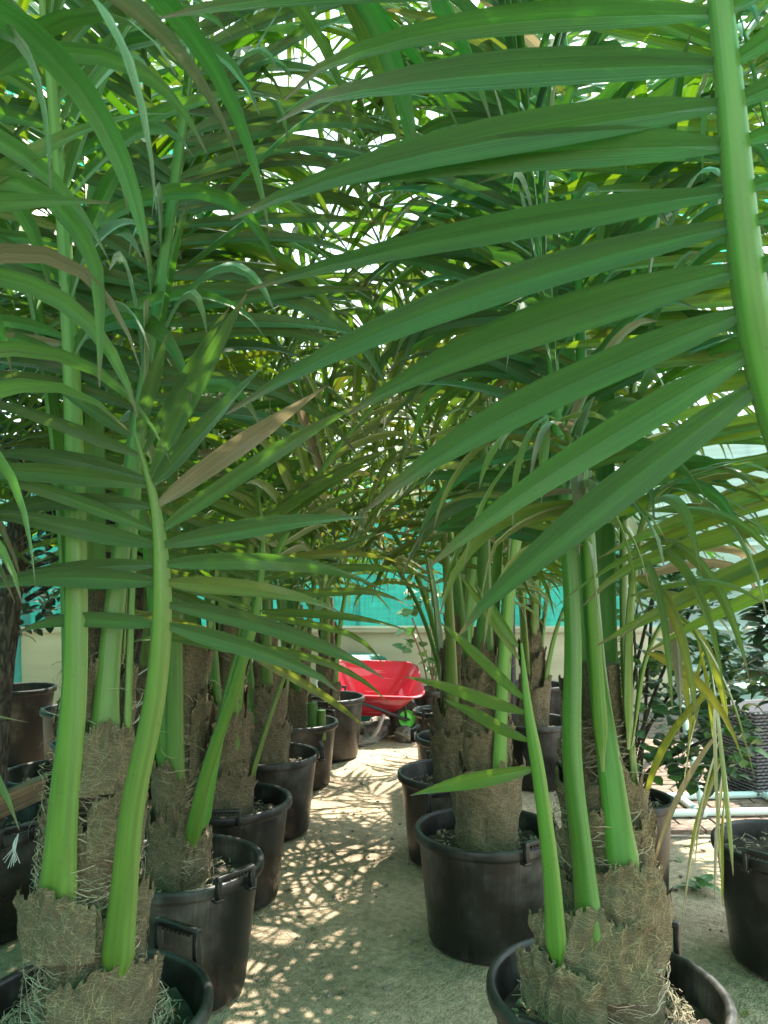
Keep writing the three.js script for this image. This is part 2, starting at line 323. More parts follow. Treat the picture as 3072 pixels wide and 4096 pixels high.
// one leaflet: base point, start direction, blade normal -> a folded, drooping blade of two strips
function leafletGeo(r, base, dir, nrm, L, W, droop, fold, twist, tone, tipDry, segs = 9) {
  const n = segs + 1, pos = new Float32Array(n * 4 * 3), col = new Float32Array(n * 4 * 3), uv = new Float32Array(n * 4 * 2), idx = [];
  const p = base.clone(), d = dir.clone().normalize(), m = nrm.clone(), s = new THREE.Vector3();
  const wavA = r() * 6, wavB = 0.5 + r(), kink = r() < 0.16 ? 0.45 + 0.35 * r() : 9, u0 = r();
  const side = (r() - 0.5) * 0.25;
  let k = 0;
  for (let i = 0; i < n; i++) {
    const t = i / segs;
    m.addScaledVector(d, -m.dot(d)).normalize(); s.crossVectors(d, m);
    const tw = twist * t; if (tw) { const c = Math.cos(tw * 0.35), q = Math.sin(tw * 0.35); const m2 = m.clone().multiplyScalar(c).addScaledVector(s, q); s.multiplyScalar(c).addScaledVector(m, -q); m.copy(m2); s.crossVectors(d, m); }
    const w = W * 0.5 * (W_SHAPE[Math.min(9, Math.round(t * 9))]) * (1 + 0.05 * Math.sin(wavA + t * 9)), f = fold * (0.5 + 0.5 * Math.min(1, t * 4)) * (1 - 0.5 * t);
    const dry = smooth(t, 1 - tipDry, 1 - tipDry * 0.35);
    for (let c = 0; c < 4; c++) {
      const e = c === 0 ? -1 : c === 3 ? 1 : 0;
      const x = e * w * Math.cos(f), y = -Math.abs(e) * w * Math.sin(f);
      pos[k * 3] = p.x + s.x * x + m.x * y; pos[k * 3 + 1] = p.y + s.y * x + m.y * y; pos[k * 3 + 2] = p.z + s.z * x + m.z * y;
      const mid = e === 0 ? 1.18 : 1;
      for (let q = 0; q < 3; q++) col[k * 3 + q] = lerp(tone[q] * mid, BROWN[q], dry);
      uv[k * 2] = u0 + e * 0.5 * (W / 0.045); uv[k * 2 + 1] = t * L * 1.6 + u0 * 3; k++;
    }
    if (i < segs) {
      const a = i * 4;
      idx.push(a, a + 4, a + 1, a + 1, a + 4, a + 5, a + 2, a + 6, a + 3, a + 3, a + 6, a + 7);
      const st = L / segs;
      p.addScaledVector(d, st);
      let g = droop * st * (0.35 + 2.4 * t * t * wavB + (t > kink ? 5 : 0));
      d.y -= g * Math.sqrt(Math.max(0.05, 1 - d.y * d.y * 0.9)); d.addScaledVector(s, side * st); d.normalize();
    }
  }
  const g = new THREE.BufferGeometry();
  g.setAttribute('position', new THREE.BufferAttribute(pos, 3)); g.setAttribute('color', new THREE.BufferAttribute(col, 3)); g.setAttribute('uv', new THREE.BufferAttribute(uv, 2)); g.setIndex(idx); g.computeVertexNormals();
  return g;
}
// stalk: crescent section swept along the points; w(t) is the half width
function stalkGeo(curve, S, wOf, len, tone, segs = 34) {
  const prof = [[-1, 0.28], [-0.72, 0.10], [-0.3, 0.0], [0.3, 0.0], [0.72, 0.10], [1, 0.28], [0.95, -0.05], [0.7, -0.42], [0.3, -0.62], [-0.3, -0.62], [-0.7, -0.42], [-0.95, -0.05]];
  const pos = [], col = [], uv = [], idx = [], P = prof.length, p = V(0, 0, 0), T = V(0, 0, 0), Nn = V(0, 0, 0), s = V(0, 0, 0);
  for (let i = 0; i <= segs; i++) {
    const t = i / segs; curve.getPoint(t, p); curve.getTangent(t, T);
    s.copy(S).addScaledVector(T, -S.dot(T)).normalize(); Nn.crossVectors(s, T);
    const w = wOf(t), th = lerp(w * 0.75, Math.max(w * 1.25, 0.003), smooth(t, 0.1, 0.6));
    for (let j = 0; j <= P; j++) {
      const q = prof[j % P];
      pos.push(p.x + s.x * q[0] * w + Nn.x * q[1] * th, p.y + s.y * q[0] * w + Nn.y * q[1] * th, p.z + s.z * q[0] * w + Nn.z * q[1] * th);
      const pale = Math.abs(q[0]) > 0.9 ? 0.35 : 0;
      const foot = 1 - smooth(t, 0.0, 0.05);
      col.push(lerp(lerp(tone[0], 0.36, pale * 0.6), 0.45, foot * 0.5), lerp(lerp(tone[1], 0.42, pale * 0.6), 0.45, foot * 0.5), lerp(lerp(tone[2], 0.16, pale * 0.6), 0.22, foot * 0.5));
      uv.push(j / P, t * len * 0.8);
    }
  }
  for (let i = 0; i < segs; i++) for (let j = 0; j < P; j++) { const a = i * (P + 1) + j, b = a + P + 1; idx.push(a, a + 1, b, a + 1, b + 1, b); }
  const g = new THREE.BufferGeometry();
  g.setAttribute('position', new THREE.Float32BufferAttribute(pos, 3)); g.setAttribute('color', new THREE.Float32BufferAttribute(col, 3)); g.setAttribute('uv', new THREE.Float32BufferAttribute(uv, 2)); g.setIndex(idx); g.computeVertexNormals();
  return g;
}
// arch of a frond grown from the trunk: azimuth, start and end elevation
function archPoints(base, az, e0, e1, len, pw, swing = 0) {
  const pts = [base.clone()], p = base.clone(), n = 14;
  for (let i = 0; i < n; i++) {
    const t = (i + 0.5) / n, e = rad(lerp(e0, e1, Math.pow(t, pw))), a = rad(az + swing * t);
    p.add(V(Math.cos(e) * Math.cos(a), Math.sin(e), -Math.cos(e) * Math.sin(a)).multiplyScalar(len / n)); pts.push(p.clone());
  }
  return pts;
}
function frond(palm, loose, budget, r, o) {
  const pts = o.pts.map((p) => (p.isVector3 ? p : V(...p)));
  const curve = new THREE.CatmullRomCurve3(pts, false, 'centripetal'), len = curve.getLength();
  const a = pts[0], z = pts[pts.length - 1];
  let A = o.facing ? V(...o.facing) : V(z.x - a.x, 0, z.z - a.z); A.y = 0; A.normalize();
  const S = V(0, 0, 0).crossVectors(A, V(0, 1, 0)).normalize();
  const t0 = o.start ?? 0.36, w0 = o.width ?? 0.034;
  const tone = o.stalk ?? [lerp(0.085, 0.15, r()), lerp(0.24, 0.32, r()), 0.030];
  const f = mesh('frond', stalkGeo(curve, S, (t) => t < t0 ? lerp(w0, w0 * 0.6, Math.pow(t / t0, 0.8)) * (1 + 0.45 * Math.exp(-t * len / 0.09)) * lerp(0.22, 1, smooth(t * len, 0, 0.08)) : lerp(w0 * 0.6, 0.0025, (t - t0) / (1 - t0)), len, tone, o.segs ?? 48), stalkMat, palm);
  if (w0 > 0.02) {
    const d = Math.hypot(a.x, a.z), az = Math.atan2(a.z, a.x), arc = 1.0 + 0.7 * r();
    const foot = mesh('fibre_foot', sheathGeo(d + w0 * 0.8, 0.11 + 0.07 * r(), az - arc / 2, arc, r() * 50, 0.006, 0.65), fibreMat, f);
    foot.position.y = a.y - 0.085;
  }
  const gap = o.gap ?? 0.046, count = Math.max(6, Math.round((len * (1 - t0)) / gap)), T = V(0, 0, 0), s = V(0, 0, 0), Nn = V(0, 0, 0), p = V(0, 0, 0);
  const base = o.tone ?? GREEN[Math.floor(r() * GREEN.length)], yellowing = o.yellow ?? (r() < 0.18 ? 0.4 * r() : 0.06 * r());
  for (let i = 0; i < count; i++) {
    const q = clamp((i + (r() - 0.5) * 0.5 * (o.mess ?? 1)) / (count - 1), 0, 1), t = Math.min(0.998, t0 + (1 - t0) * q);
    curve.getPointAt(t, p); curve.getTangentAt(t, T);
    s.copy(S).addScaledVector(T, -S.dot(T)).normalize(); Nn.crossVectors(s, T);
    for (const e of [-1, 1]) {
      if (o.only && o.only !== e) continue;
      if (r() < (o.missing ?? 0.05)) continue;
      const beta = rad(lerp(o.b0 ?? 72, o.b1 ?? 24, Math.pow(q, o.bp ?? 1.3)) + (r() - 0.5) * 14 * (o.mess ?? 1)), gam = rad((o.vee ?? 12) + (r() - 0.5) * 26 * (o.mess ?? 1));
      const dir = T.clone().multiplyScalar(Math.cos(beta)).addScaledVector(s, e * Math.sin(beta) * Math.cos(gam)).addScaledVector(Nn, Math.sin(beta) * Math.sin(gam));
      const L = (o.leaf ?? 0.62) * (0.62 + 0.38 * Math.sin(Math.PI * clamp(0.18 + 0.75 * q, 0, 1))) * (q > 0.85 ? lerp(1, 0.6, (q - 0.85) / 0.15) : 1) * (0.82 + 0.3 * r());
      const W = (o.blade ?? 0.042) * (0.75 + 0.4 * r()) * (q > 0.8 ? 0.75 : 1);
      const yl = clamp(yellowing + (r() < 0.06 ? 0.5 * r() : 0) + 0.05 * (r() - 0.5), 0, 1), v = 0.8 + 0.4 * r();
      let c = [lerp(base[0] * v, YELLOW[0], yl), lerp(base[1] * v, YELLOW[1], yl), lerp(base[2] * v, YELLOW[2], yl)];
      if (r() < (o.dead ?? 0.012)) c = STRAW.map((x) => x * v * 0.8);
      const g = leafletGeo(r, p.clone().addScaledVector(s, e * 0.008), dir, Nn, L, W, (o.droop ?? 1.5) * (1 + (r() - 0.45) * 1.1 * Math.min(1.6, o.mess ?? 1)), rad(o.fold ?? 28), (r() - 0.5) * (o.twist ?? 1.6), c, r() < 0.5 ? 0.06 + 0.1 * r() : 0.03);
      if (budget.n > 0) { budget.n--; mesh('leaflet', g, leafMat, f); } else loose.push(g);
    }
  }
  return f;
}
function trunkGeo(R0, R1, H, seed, lean = [0, 0]) {
  const g = new THREE.CylinderGeometry(R1, R0, H, 40, 50, false).translate(0, H / 2, 0), p = g.attributes.position, u = g.attributes.uv;
  for (let i = 0; i < p.count; i++) {
    const y = p.getY(i), a = Math.atan2(p.getZ(i), p.getX(i)), t = y / H;
    const k = 1 + 0.10 * N3(Math.cos(a) * 1.4 + seed, y * 4, Math.sin(a) * 1.4) + 0.05 * N3(Math.cos(a) * 5 + seed, y * 14, Math.sin(a) * 5) + 0.22 * Math.exp(-y * 9);
    p.setX(i, p.getX(i) * k + lean[0] * t); p.setZ(i, p.getZ(i) * k + lean[1] * t);
    u.setXY(i, (a / 6.2832) * 2, y * 2.4);
  }
  g.computeVertexNormals();
  return g;
}
// torn fibre sheath: a ragged wrap round the trunk and stalk feet
function sheathGeo(R, h, a0, arc, seed, flare = 0.01, rag = 1) {
  const nx = 40, ny = 16, pos = [], uv = [], idx = [];
  for (let j = 0; j <= ny; j++) for (let i = 0; i <= nx; i++) {
    const t = j / ny, a = a0 + (arc * i) / nx, edge = 1 + rag * (1.1 * N3(i * 0.21, seed) + 0.6 * N3(i * 0.9, seed, 3));
    const y = h * t * (0.82 + edge * 0.2 + 0.25 * Math.sin((i / nx) * Math.PI) - 0.2);
    const rr = R * (1 + rag * 0.13 * N3(a * 2, y * 8, seed) + 0.06 * N3(a * 7, y * 22, seed)) + flare * t * t + 0.014 * N3(a * 12, t * 4, seed + 2) * t;
    pos.push(Math.cos(a) * rr, y, Math.sin(a) * rr); uv.push((a / 6.2832) * 2 + y * 0.9 + seed, y * 3.0 - a * 0.12 + seed * 0.3);
  }
  for (let j = 0; j < ny; j++) for (let i = 0; i < nx; i++) {
    if (j === ny - 1 && N3(i * 0.9, seed, 8) > 0.05) continue;
    const a = j * (nx + 1) + i; idx.push(a, a + nx + 1, a + 1, a + 1, a + nx + 1, a + nx + 2);
  }
  const g = new THREE.BufferGeometry();
  g.setAttribute('position', new THREE.Float32BufferAttribute(pos, 3)); g.setAttribute('uv', new THREE.Float32BufferAttribute(uv, 2)); g.setIndex(idx); g.computeVertexNormals();
  return g;
}
function strands(r, n, R, y0, y1, len) {
  const list = [];
  for (let i = 0; i < n; i++) {
    const a = r() * 6.283, y = lerp(y0, y1, r()), q = R(y) * (1.0 + 0.05 * r()), L = len * (0.3 + r());
    const p = V(Math.cos(a) * q, y, Math.sin(a) * q), tn = r() < 0.5 ? -1 : 1, d = V(-Math.sin(a) * tn + Math.cos(a) * 0.35 * r(), (r() - 0.55) * 1.3, Math.cos(a) * tn + Math.sin(a) * 0.35 * r()).normalize();
    const pos = [], idx = [], w = 0.0005 + 0.0009 * r(), K = 6;
    const s = V(r() - 0.5, r() - 0.5, r() - 0.5).normalize();
    for (let k = 0; k <= K; k++) {
      pos.push(p.x - s.x * w, p.y - s.y * w, p.z - s.z * w, p.x + s.x * w, p.y + s.y * w, p.z + s.z * w);
      if (k < K) { const b = k * 2; idx.push(b, b + 1, b + 2, b + 1, b + 3, b + 2); }
      p.addScaledVector(d, L / K);
      const rad2 = Math.hypot(p.x, p.z), lim = R(p.y) + 0.002; if (rad2 < lim && rad2 > 1e-4) { p.x *= lim / rad2; p.z *= lim / rad2; }
      d.add(V((r() - 0.5) * 0.6, (r() - 0.5) * 0.6 - 0.06, (r() - 0.5) * 0.6)).addScaledVector(V(p.x, 0, p.z), -3.2).normalize();
    }
    const g = new THREE.BufferGeometry(); g.setAttribute('position', new THREE.Float32BufferAttribute(pos, 3)); g.setAttribute('uv', new THREE.Float32BufferAttribute(new Array((pos.length / 3) * 2).fill(0), 2)); g.setIndex(idx); g.computeVertexNormals();
    list.push(g.toNonIndexed());
  }
  return merged(list);
}
function palm(x, y, z, { seed, label, group = 'palms potted in rows along the sandy alley', R = 0.088, trunkH = 0.85, own = [], grown = [], auto = 0, budget = 300, sheaths = 5, hair = 160, lean = [0, 0], reach = 3.3, alley, yellow, roots = 0 }) {
  const P = thing('palm_tree', [x, y, z], label, 'palm tree', group), r = rng(seed * 991 + 7), loose = [], B = { n: budget };
  mesh('trunk', trunkGeo(R, R * 0.45, trunkH, seed, lean), fibreMat, P);
  const Rat = (h) => lerp(R, R * 0.45, clamp(h / trunkH, 0, 1)) * (1 + 0.2 * Math.exp(-h * 9));
  for (let i = 0; i < sheaths; i++) {
    const h = 0.02 + 0.75 * (i / sheaths) * trunkH * 0.9;
    const sh = mesh('fibre_sheath', sheathGeo(Rat(h) * 1.05 + 0.006, 0.2 + 0.14 * r(), r() * 6.28, 2.4 + 2.6 * r(), seed * 3 + i, 0.012 + 0.02 * r()), fibreMat, P);
    sh.position.set(lean[0] * h / trunkH, h, lean[1] * h / trunkH);
  }
  if (hair) tag(mesh('fibre_strands', strands(r, hair, (h) => Rat(h) * 1.07 + 0.006, 0, trunkH * 0.85, 0.10), strandMat, P), null, null, null, 'stuff');
  if (hair > 1000) tag(mesh('fibre_tufts', strands(r, 900, (h) => Rat(h) * 1.1 + 0.034, -0.01, trunkH * 0.62, 0.12), strandMat, P), null, null, null, 'stuff');
  for (let i = 0; i < roots; i++) {
    const a = r() * 6.283, L = 0.08 + 0.08 * r(), p0 = R * 0.8, w = 0.010 + 0.008 * r(), c = new THREE.CatmullRomCurve3([V(Math.cos(a) * p0, 0.09, Math.sin(a) * p0), V(Math.cos(a + 0.1) * (p0 + L * 0.5), 0.035, Math.sin(a + 0.1) * (p0 + L * 0.5)), V(Math.cos(a + 0.25) * (p0 + L), -0.01, Math.sin(a + 0.25) * (p0 + L))]);
    const g = new THREE.TubeGeometry(c, 10, 1, 8), q = g.attributes.position, o = V(0, 0, 0);
    for (let k = 0; k < q.count; k++) { const t = Math.floor(k / 9) / 10; c.getPointAt(t, o); const ww = w * (1 - 0.7 * t) * (1 + 0.3 * N3(k * 0.7, a)); q.setXYZ(k, o.x + (q.getX(k) - o.x) * ww, o.y + (q.getY(k) - o.y) * ww, o.z + (q.getZ(k) - o.z) * ww); }
    g.computeVertexNormals(); mesh('root', g, fibreMat, P);
  }
  if (roots) tag(mesh('root_hair', strands(r, 500, (h) => R * 1.25 + 0.03 + 0.04 * r(), -0.005, 0.06, 0.16), strandMat, P), null, null, null, 'stuff');
  for (const o of own) frond(P, loose, B, r, { ...o, pts: o.pts.map((p) => V(p[0] - x, p[1] - y, p[2] - z)) });
  for (const g of grown) {
    const a = rad(g.az), hb = g.h ?? 0.3;
    frond(P, loose, B, r, { ...g, pts: archPoints(V(Math.cos(a) * Rat(hb) * 0.92, hb, -Math.sin(a) * Rat(hb) * 0.92), g.az, g.e0 ?? 86, g.e1 ?? 10, g.len ?? reach, g.pw ?? 1.8, g.swing ?? 0) });
  }
  for (let i = 0; i < auto; i++) {
    let az = (i * 137.5 + seed * 53 + 25 * r()) % 360; const inner = i / Math.max(1, auto - 1);
    if (alley !== undefined && inner > 0.25 && Math.cos(rad(az - alley)) > 0.45) az = alley + 180 + 150 * (r() - 0.5);
    const hb = 0.12 + 0.5 * inner, a = rad(az);
    // fronds that would cross the alley stay steeper, so that a slot of sky is left above it
    const cross = alley === undefined ? 0 : Math.max(0, Math.cos(rad(az - alley)));
    frond(P, loose, B, r, {
      pts: archPoints(V(Math.cos(a) * Rat(hb) * 0.92, hb, -Math.sin(a) * Rat(hb) * 0.92), az, 84 + 4 * r(), lerp(lerp(-25, 60, inner), 66, cross * 0.75) + 20 * (r() - 0.5), reach * (0.8 + 0.3 * r()), 1.5 + 0.8 * r(), (r() - 0.5) * 50),
      start: 0.30 + 0.06 * r(), droop: 1.6 + 4.2 * r(), mess: 2.2, gap: 0.052, segs: 26, blade: 0.034, leaf: 0.6 + 0.12 * r(), missing: 0.12, ...(yellow === undefined ? {} : { yellow: yellow * (0.3 + r()) }), vee: -58 + 72 * r(), twist: 3,
    });
  }
  if (loose.length) tag(mesh('leaflet_mass', mergeGeometries(loose, false), leafMat, P), null, null, null, 'stuff');
  return P;
}

const ROW = 'pots standing in two rows along the sandy alley', potY = 0.42 * 0.80 + 0.005;
// ---- row on the wheelbarrow-handle side
pot(-0.68, -1.84, { seed: 1, handles: [[62, 1], [242, 0]], group: ROW, label: 'black pot cut by the lower frame edge on the timber beam side' });
palm(-0.68, potY, -1.84, {
  seed: 1, label: 'fibrous palm nearest the camera in front of the timber beam, four thick green stalks', R: 0.092, trunkH: 1.02, sheaths: 6, hair: 1500, roots: 6,
  own: [
    { pts: [[-0.585, 0.50, -1.735], [-0.56, 0.72, -1.71], [-0.54, 0.90, -1.69], [-0.49, 1.15, -1.67], [-0.475, 1.36, -1.65], [-0.49, 1.54, -1.64], [-0.53, 1.70, -1.62]], facing: [-0.15, 0, 1], start: 0.66, width: 0.034, leaf: 0.5, blade: 0.046, droop: 0.9, gap: 0.038, vee: -4, b0: 90, b1: 40, yellow: 0.1, mess: 1.7 },
    { pts: [[-0.715, 0.66, -1.735], [-0.70, 0.9, -1.72], [-0.685, 1.14, -1.72], [-0.70, 1.49, -1.74], [-0.74, 2.0, -1.76], [-0.78, 2.6, -1.7], [-0.78, 3.1, -1.5], [-0.74, 3.4, -1.2]], facing: [-0.2, 0, 1], start: 0.42, width: 0.042, leaf: 0.62, mess: 2.4, droop: 3.4, vee: -14, missing: 0.12 },
    { pts: [[-0.63, 1.0, -1.765], [-0.625, 1.2, -1.77], [-0.60, 1.6, -1.80], [-0.55, 2.1, -1.84], [-0.48, 2.7, -1.82], [-0.40, 3.2, -1.7], [-0.3, 3.5, -1.5]], facing: [0.3, 0, 1], start: 0.3, width: 0.034, leaf: 0.68, droop: 1.7, mess: 1.6, gap: 0.036, tone: [0.075, 0.17, 0.014] },
    { pts: [[-0.595, 0.86, -1.80], [-0.595, 1.2, -1.81], [-0.60, 1.5, -1.84], [-0.60, 2.0, -1.95], [-0.56, 2.6, -2.1], [-0.48, 3.0, -2.2], [-0.36, 3.3, -2.3]], facing: [0.8, 0, -0.3], start: 0.34, width: 0.030, leaf: 0.66, mess: 2, droop: 3, vee: -10 },
  ],
  grown: [{ az: 170, h: 0.7, e1: 0 }, { az: 120, h: 0.75, e1: 20, len: 3.0 }, { az: 60, h: 0.8, e1: 35, len: 3.0, vee: -30, droop: 4 }],
});
pot(-0.70, -2.73, { seed: 2, handles: [[-40, 0], [140, 0]], group: ROW, label: 'dusty black pot holding the second palm from the camera, timber beam side' });
palm(-0.70, potY, -2.73, { alley: 0, seed: 2, label: 'second palm from the camera on the timber beam side, bulging fibre base', auto: 6, own: [{ pts: [[-0.655, 0.46, -2.665], [-0.59, 0.72, -2.59], [-0.46, 1.10, -2.50], [-0.405, 1.31, -2.48], [-0.39, 1.53, -2.46], [-0.41, 1.72, -2.43]], facing: [0.2, 0, 1], start: 0.56, width: 0.026, leaf: 0.52, blade: 0.034, droop: 1.1, gap: 0.036, vee: -6, b0: 92, b1: 40, yellow: 0.28, mess: 1.7 }], reach: 3.3, hair: 700, grown: [{ az: -20, h: 0.15, e0: 80, e1: 30, len: 1.9, start: 0.5, leaf: 0.45, yellow: 0.3 }, { az: 12, h: 0.5, e0: 87, e1: -30, len: 3.3, droop: 8, mess: 2.4, leaf: 0.72, blade: 0.03, vee: -10 }] });
pot(-0.69, -3.47, { seed: 3, handles: [[-82, 0], [98, 0]], group: ROW, label: 'third black pot from the camera beside the timber beam, handle facing the alley front' });
palm(-0.69, potY, -3.47, { alley: 0, yellow: 0.08, seed: 3, label: 'third palm from the camera on the timber beam side of the alley', auto: 6, reach: 3.1, hair: 300, grown: [{ az: 10, h: 0.1, e0: 74, e1: 20, len: 2.0, start: 0.42, leaf: 0.5, yellow: 0.25 }, { az: 25, h: 0.5, e0: 87, e1: -30, len: 3.1, droop: 8, mess: 2.4, leaf: 0.72, blade: 0.03, vee: -10, yellow: 0.2 }] });
pot(-0.64, -4.33, { seed: 4, handles: [[10, 0], [190, 0]], group: ROW, label: 'fourth black pot from the camera with a handle jutting out over the alley' });
palm(-0.64, potY, -4.33, { alley: 0, yellow: 0.15, seed: 4, label: 'fourth palm from the camera with a torn fibre collar, handle-jutting pot', auto: 7, reach: 2.9, hair: 80 });
pot(-0.59, -5.26, { seed: 5, handles: [[-130, 0], [50, 0]], group: ROW, label: 'fifth black pot from the camera with gravelly soil and a cut stalk stub' });
palm(-0.59, potY, -5.26, { alley: 0, yellow: 0.2, seed: 5, label: 'fifth palm from the camera, beside the cut green stub', auto: 7, reach: 2.7, hair: 60 });
pot(-0.43, -6.06, { seed: 6, handles: [[-100, 0], [80, 0]], group: ROW, H: 0.46, label: 'sunlit dark pot standing right beside the red wheelbarrow handles' });
palm(-0.43, potY + 0.03, -6.06, { alley: 0, seed: 6, label: 'slim palm right beside the red wheelbarrow, last of its row', auto: 6, reach: 2.4, hair: 40, R: 0.07 });
// ---- row on the shrub side
pot(0.53, -1.92, { seed: 11, handles: [[50, 1], [232, 0]], group: ROW, soil: 0.79, label: 'nearest black pot on the shrub side with one handle standing up' });
palm(0.53, potY - 0.01, -1.92, {
  seed: 11, label: 'palm with a fat fibre-wrapped trunk in the nearest pot on the shrub side', R: 0.10, trunkH: 0.85, sheaths: 6, hair: 1600, roots: 7,
  own: [
    { pts: [[0.462, 0.56, -1.785], [0.447, 0.75, -1.79], [0.43, 0.98, -1.80], [0.44, 1.28, -1.81], [0.43, 1.7, -1.85], [0.40, 2.2, -1.9], [0.34, 2.7, -1.9], [0.24, 3.1, -1.8]], facing: [-1, 0, 0.3], start: 0.34, width: 0.048, leaf: 0.6, mess: 2.2, droop: 3.2, vee: -16 },
    { pts: [[0.545, 0.70, -1.80], [0.52, 0.95, -1.81], [0.50, 1.17, -1.83], [0.50, 1.6, -1.9], [0.52, 2.2, -2.0], [0.5, 2.8, -2.0], [0.42, 3.3, -1.9]], facing: [-0.3, 0, 1], start: 0.34, width: 0.036, leaf: 0.6, mess: 2.2, droop: 3.2, vee: -16 },
    { pts: [[0.60, 0.72, -1.87], [0.59, 0.95, -1.88], [0.585, 1.2, -1.9], [0.62, 1.7, -1.95], [0.72, 2.3, -1.95], [0.9, 2.7, -1.9], [1.2, 2.9, -1.8]], facing: [1, 0, 0.2], start: 0.34, width: 0.034, leaf: 0.6, mess: 2.2, droop: 3.2, vee: -16 },
    { pts: [[0.385, 0.50, -1.79], [0.37, 0.72, -1.76], [0.34, 0.95, -1.73], [0.315, 1.10, -1.71], [0.30, 1.25, -1.70]], facing: [-0.6, 0, 0.8], start: 0.62, width: 0.024, leaf: 0.36, blade: 0.034, droop: 0.5, vee: 0, b0: 88, b1: 30, mess: 1.8, gap: 0.06, yellow: 0.14, only: 1 },
    { pts: [[0.58, 1.0, -1.84], [0.61, 1.22, -1.80], [0.66, 1.31, -1.77], [0.71, 1.25, -1.74], [0.735, 1.08, -1.72], [0.745, 0.92, -1.72]], facing: [1, 0, 0.2], start: 0.3, width: 0.014, leaf: 0.42, blade: 0.026, droop: 9, mess: 2, gap: 0.05, vee: -25, yellow: 0.7, dead: 0.25 },
    { pts: [[0.50, 0.95, -1.80], [0.48, 1.3, -1.78], [0.45, 1.58, -1.74], [0.39, 1.72, -1.66], [0.30, 1.74, -1.58]], facing: [-0.6, 0, 0.8], start: 0.55, width: 0.016, leaf: 0.44, blade: 0.028, droop: 8, mess: 2.4, gap: 0.035, vee: -45, yellow: 0.4, dead: 0.08 },
    { pts: [[0.56, 1.0, -1.80], [0.57, 1.35, -1.78], [0.60, 1.56, -1.72], [0.66, 1.62, -1.64]], facing: [0.7, 0, 0.8], start: 0.5, width: 0.016, leaf: 0.46, blade: 0.028, droop: 8, mess: 2.4, gap: 0.035, vee: -45, yellow: 0.3, dead: 0.1 },
  ],
  grown: [{ az: 60, h: 0.7, e1: 20, len: 3.2 }, { az: 100, h: 0.7, e1: 30, len: 3.2 }, { az: 120, h: 0.6, e1: 40, len: 2.9, vee: -40, droop: 4, mess: 2 }],
});
pot(0.40, -3.08, { seed: 12, handles: [[-58, 0], [122, 1]], group: ROW, soil: 0.8, label: 'large black pot with whitened rim edge, second on the shrub side' });
palm(0.40, potY, -3.08, { alley: 180, yellow: 0.12, seed: 12, label: 'palm with bulging knotted base in the pot with the whitened rim', auto: 6, grown: [{ az: 165, h: 0.5, e0: 87, e1: -10, len: 2.9, droop: 7, mess: 2.4, leaf: 0.66, blade: 0.03, vee: -10, yellow: 0.35 }], reach: 3.1, hair: 700, R: 0.095 });
pot(0.35, -3.93, { seed: 13, handles: [[100, 0], [-80, 0]], group: ROW, label: 'third black pot on the shrub side, half behind the pot with whitened rim' });
palm(0.36, potY, -3.93, { alley: 180, yellow: 0.28, seed: 13, label: 'third palm on the shrub side with brown hairy trunk', auto: 7, reach: 2.9, hair: 300 });
pot(0.44, -4.77, { seed: 14, R: 0.25, handles: [[160, 0], [-110, 0]], group: ROW, label: 'fourth pot on the shrub side, peeking out below the yellowing fronds' });
palm(0.46, potY, -4.77, { alley: 180, yellow: 0.3, seed: 14, label: 'fourth palm on the shrub side with yellow lower fronds', auto: 6, grown: [{ az: 190, h: 0.2, e0: 80, e1: -10, len: 1.9, start: 0.45, leaf: 0.5, blade: 0.028, droop: 4, yellow: 0.75 }, { az: 215, h: 0.2, e0: 80, e1: 0, len: 2.0, start: 0.45, leaf: 0.5, blade: 0.028, droop: 4, yellow: 0.6 }], reach: 2.7, hair: 60 });
pot(0.42, -5.80, { seed: 15, R: 0.21, H: 0.40, handles: [[-110, 0]], group: ROW, label: 'small dark pot beside the wheelbarrow wheel' });

// palms outside the frame whose fronds hang into the picture
pot(1.0, -0.86, { seed: 21, label: 'black pot of the palm whose big frond crosses the upper corner', litter: 0 });
palm(1.0, potY, -0.86, {
  seed: 21, label: 'palm close beside the camera whose broad frond fills the upper corner', sheaths: 3, hair: 0, budget: 300, auto: 1, reach: 3.0,
  own: [
    { pts: [[0.93, 0.5, -0.90], [0.83, 1.0, -0.99], [0.60, 1.42, -1.02], [0.505, 1.62, -0.98], [0.462, 1.76, -0.945], [0.425, 1.99, -0.90], [0.39, 2.2, -0.86], [0.32, 2.52, -0.78], [0.2, 2.8, -0.68]], facing: [-0.35, 0, 0.94], start: 0.505, width: 0.036, leaf: 0.70, blade: 0.054, gap: 0.047, droop: 0.8, vee: -8, b0: 108, b1: 38, bp: 0.75, fold: 30, twist: 0.6, mess: 0.7, tone: [0.052, 0.205, 0.010], missing: 0, yellow: 0.02 },
    { pts: [[0.98, 0.5, -0.98], [1.02, 0.9, -1.3], [1.02, 1.25, -1.5], [0.98, 1.7, -1.62], [0.92, 2.2, -1.68], [0.82, 2.7, -1.68]], facing: [-0.3, 0, 0.9], start: 0.47, leaf: 0.72, blade: 0.038, droop: 0.7, gap: 0.034, vee: 6, b0: 104, b1: 50, bp: 0.8, yellow: 0.03 },
  ],
});
pot(-1.05, -0.95, { seed: 22, label: 'black pot of the palm leaning in over the camera', litter: 0 });
